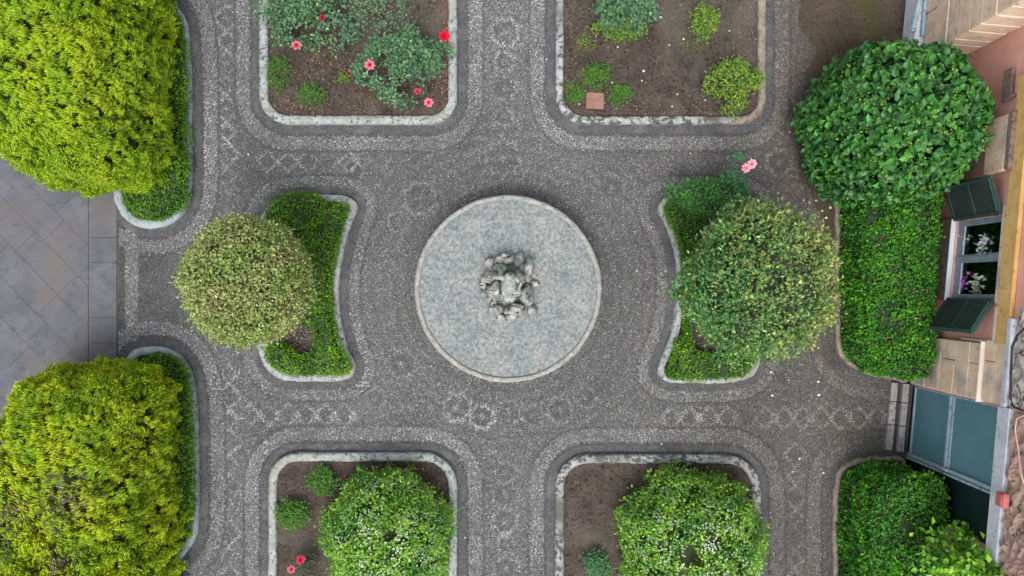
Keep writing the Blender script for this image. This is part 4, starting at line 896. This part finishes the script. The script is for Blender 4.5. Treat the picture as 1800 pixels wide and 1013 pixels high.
potted(1738, 432, 'white lacy flowers behind the upper pane, nearest the wall top', [(.04,.10,.05)], [(.75,.76,.78)], 2)
potted(1698, 497, 'potted plant with violet flowers behind the lower pane', [(.03,.13,.09)], [(.55,.16,.6), (.62,.3,.66)], 3)
potted(1725, 502, 'potted plant with cream flowers behind the lower pane', [(.03,.08,.04)], [(.6,.62,.5)], 4)

# ---------------------------------------------------------------- small things lying about
bm = bmesh.new(); box(bm, -.13, .13, -.12, .12, 0, .035, .008); x, y = P(1046, 177, .1)
o = bm_obj('terracotta_tile', bm, M['terracotta'], loc=(x, y, .07)); o.rotation_euler = (0, 0, R(-2)); tag(o, 'square terracotta tile on soil between three low plants', 'tile')
bm = bmesh.new(); rock_into(bm, 0, 0, 0, 1, 1, .55, 900, .2); stone = bm_obj('white_pebble', bm, noise_mat('white_stone', (.55,.53,.50), (.68,.66,.62), 20), smooth=True)
LM = [('fountain',893,508),('square terracotta tile',1045,177),('pink rose',1316,291),('teal door steps',1578,735),('dense blue green bush',1095,30),('small upright bush',1240,38),
      ('yellow green bush',1290,146),('bright paving rosettes',825,722),('red rose bed',630,110),('left waisted bed',535,505),('right waisted bed',1250,640),('big broadleaf shrub',1580,215),
      ('right flowering bush',1220,940),('window hedge',1560,510),('doorway hedge',1540,900),('upper golden conifer',150,150),('left flowering bush',680,930),('round variegated tree',1335,495)]
SEEN = {}
def whereis(px, py):
    nm, x, y = min(LM, key=lambda l: math.hypot(l[1]-px, l[2]-py)); dx, dy = px-x, y-py
    v_ = 'above' if dy > 0 else 'below'; h_ = 'right of' if dx > 0 else 'left of'
    w_ = v_ if abs(dy) > 2*abs(dx) else h_ if abs(dx) > 2*abs(dy) else v_+' and '+h_
    t_ = w_+' '+nm; SEEN[t_] = SEEN.get(t_, 0)+1; return t_, SEEN[t_]
def place_stone(i, px, py, r_, z, label, group, o=None):
    t_, k_ = whereis(px, py); label = ('tiny ' if r_ < .019 else 'larger ' if r_ > .027 else 'small ')+label+', '+('', 'second one ', 'third one ', 'fourth one ', 'fifth one ', 'sixth one ')[min(k_-1, 5)]+t_
    o = stone if i == 0 else stone.copy()
    if i: COL.objects.link(o)
    r_ *= .72; x, y = P(px, py); o.location = (x, y, z); o.scale = (r_, r_*random.uniform(.7, 1), r_); o.rotation_euler = (0, 0, random.uniform(0, 6)); tag(o, label, 'pebble', group)
i = 0
for px, py, r_ in ((1355,654,.030),(1357,695,.028),(1438,671,.028),(1439,694,.034),(1386,668,.016),(1405,806,.026),(1447,831,.024),(1394,829,.018),(1424,273,.02),(1388,233,.022),(1119,476,.02),(1170,477,.018),(437,272,.022),(884,76,.018),(898,144,.016),(961,105,.016),(616,552,.02),(818,945,.016),(1163,780,.018),(1213,270,.017)):
    place_stone(i, px, py, r_, .012, 'white pebble on paving', 'white pebbles loose on the paving'); i += 1
for px, py, r_ in ((1130,127,.028),(1127,144,.018),(1189,168,.024),(1246,136,.018),(1244,146,.022),(1180,189,.02),(1280,57,.018),(1160,33,.024),(1085,85,.018),(1200,71,.022),(1175,82,.018),(1238,178,.016),(1018,185,.022),(1075,147,.018)):
    place_stone(i, px, py, r_, .065, 'white pebble on soil', 'white pebbles on the bare bed'); i += 1
for px, py, r_ in ((1450,340,.028),(1434,353,.022),(1459,365,.028),(1445,371,.02),(1452,383,.024),(1412,352,.016)):
    place_stone(i, px, py, r_, .012, 'pale stone on brown earth', 'pale stones on the brown earth'); i += 1
def scatter_litter(name, label, poly, n, z, cols, s=(.012, .03), dens=None):
    poly = np.array(poly); q = rng.uniform(poly.min(0), poly.max(0), (n, 2)); q = q[inside(q, poly)]
    if dens is not None: q = q[dens(np.c_[q, np.zeros(len(q))])]
    m = len(q); pt = np.c_[q, np.full(m, z)]; pt[:, 2] += rng.uniform(0, .02, m)
    g = Geo(); g.add(*leaf_geo(pt, unit(rand_dir(m)*[1, 1, .25]), unit(np.array([0, 0, 1.])+rng.normal(0, .3, (m, 3))), rng.uniform(*s, m), rng.uniform(s[0]*.6, s[1]*.6, m), pal(m, cols, var=.3)))
    return tag(g.build(name, M['litter']), label, 'leaf litter', kind='stuff')
inn = {k: inset(resample(v_, .1), .14) for k, v_ in BEDS.items()}
fr_ = ([(460,120),(800,120),(800,215),(460,215)])
strawc = [(.22,.15,.10), (.16,.09,.06), (.30,.22,.14), (.10,.06,.045)]
scatter_litter('leaf_litter', 'dry straw coloured litter over the red rose bed', inn['A'], 9000, .065, strawc, dens=lambda p_: Wave(.7, 800)(p_)+.35*(p_[:, 1] < 3.2) > .1)
scatter_litter('leaf_litter', 'reddish dry litter along the bare upper bed', inn['B'], 5000, .065, [(.20,.11,.09), (.12,.07,.055), (.26,.2,.16)], dens=lambda p_: (seg_dist(p_[:, :2], BEDS['B']) < .32) | (rng.random(len(p_)) < .12))
scatter_litter('leaf_litter', 'reddish brown litter under the kerb of the lower left bed', inn['C'], 5000, .065, [(.15,.055,.04), (.10,.045,.035), (.2,.1,.05)], dens=lambda p_: (p_[:, 1] > -2.85) & (p_[:, 0] > -2.8) | (rng.random(len(p_)) < .06))
scatter_litter('leaf_litter', 'reddish brown litter across the lower right bed', inn['D'], 3600, .065, [(.14,.055,.045), (.09,.05,.04), (.17,.12,.09)], dens=lambda p_: (p_[:, 1] > -2.85) | (rng.random(len(p_)) < .18))
scatter_litter('leaf_litter', 'grey brown litter inside the left waisted bed', inn['E'], 4500, .065, [(.2,.16,.15), (.12,.09,.08), (.28,.24,.22)])
scatter_litter('leaf_litter', 'dark twigs and litter on the brown earth by the house', SOIL_EDGE, 5000, .010, [(.10,.07,.05), (.06,.045,.03), (.14,.11,.08), (.05,.07,.02)], s=(.01, .028))
scatter_litter('fallen_petals', 'red petals scattered over the paving', [P(520,240),P(1300,240),P(1300,760),P(520,760)], 130, .016, [(.42,.05,.06), (.35,.12,.10)], s=(.008, .016), dens=lambda p_: (np.hypot(p_[:, 0], p_[:, 1]) > 1.45) & (Wave(1.2, 820)(p_) > .0))

scatter_litter('leaf_litter', 'tiny brown and green leaf scraps strewn across the pebble paving', [P(215,-20),P(1600,-20),P(1600,1040),P(215,1040)], 5200, .015, [(.14,.11,.07), (.10,.13,.04), (.2,.16,.1), (.07,.05,.04), (.26,.24,.20)], s=(.008, .02),
    dens=lambda p_: (np.hypot(p_[:, 0]+.056, p_[:, 1]) > 1.34) & (np.min([-sdf(p_[:, :2], b4) for b4 in BEDS.values()], 0) > 0) & (rng.random(len(p_)) < .15+.16*np.clip(p_[:, 0], 0, 6)+.3*np.clip(Wave(.9, 831)(p_), 0, 1)))

scatter_litter('leaf_litter', 'reddish fallen petals and stems along the right kerb of the red rose bed', [P(778,0),P(793,0),P(793,180),P(778,205)], 420, .07, [(.22,.06,.05), (.16,.08,.06), (.28,.12,.11)], s=(.012, .03))
scatter_litter('weeds', 'small green weeds sprouting in the soil of the two upper beds', [P(470,0),P(1335,0),P(1335,205),P(470,205)], 1500, .07, [(.08,.18,.03), (.12,.22,.04), (.16,.2,.05)], s=(.015, .04), dens=lambda p_: (np.max([sdf(p_[:, :2], BEDS[b4]) for b4 in 'AB'], 0) > .16) & (Wave(.35, 841)(p_) > .35))
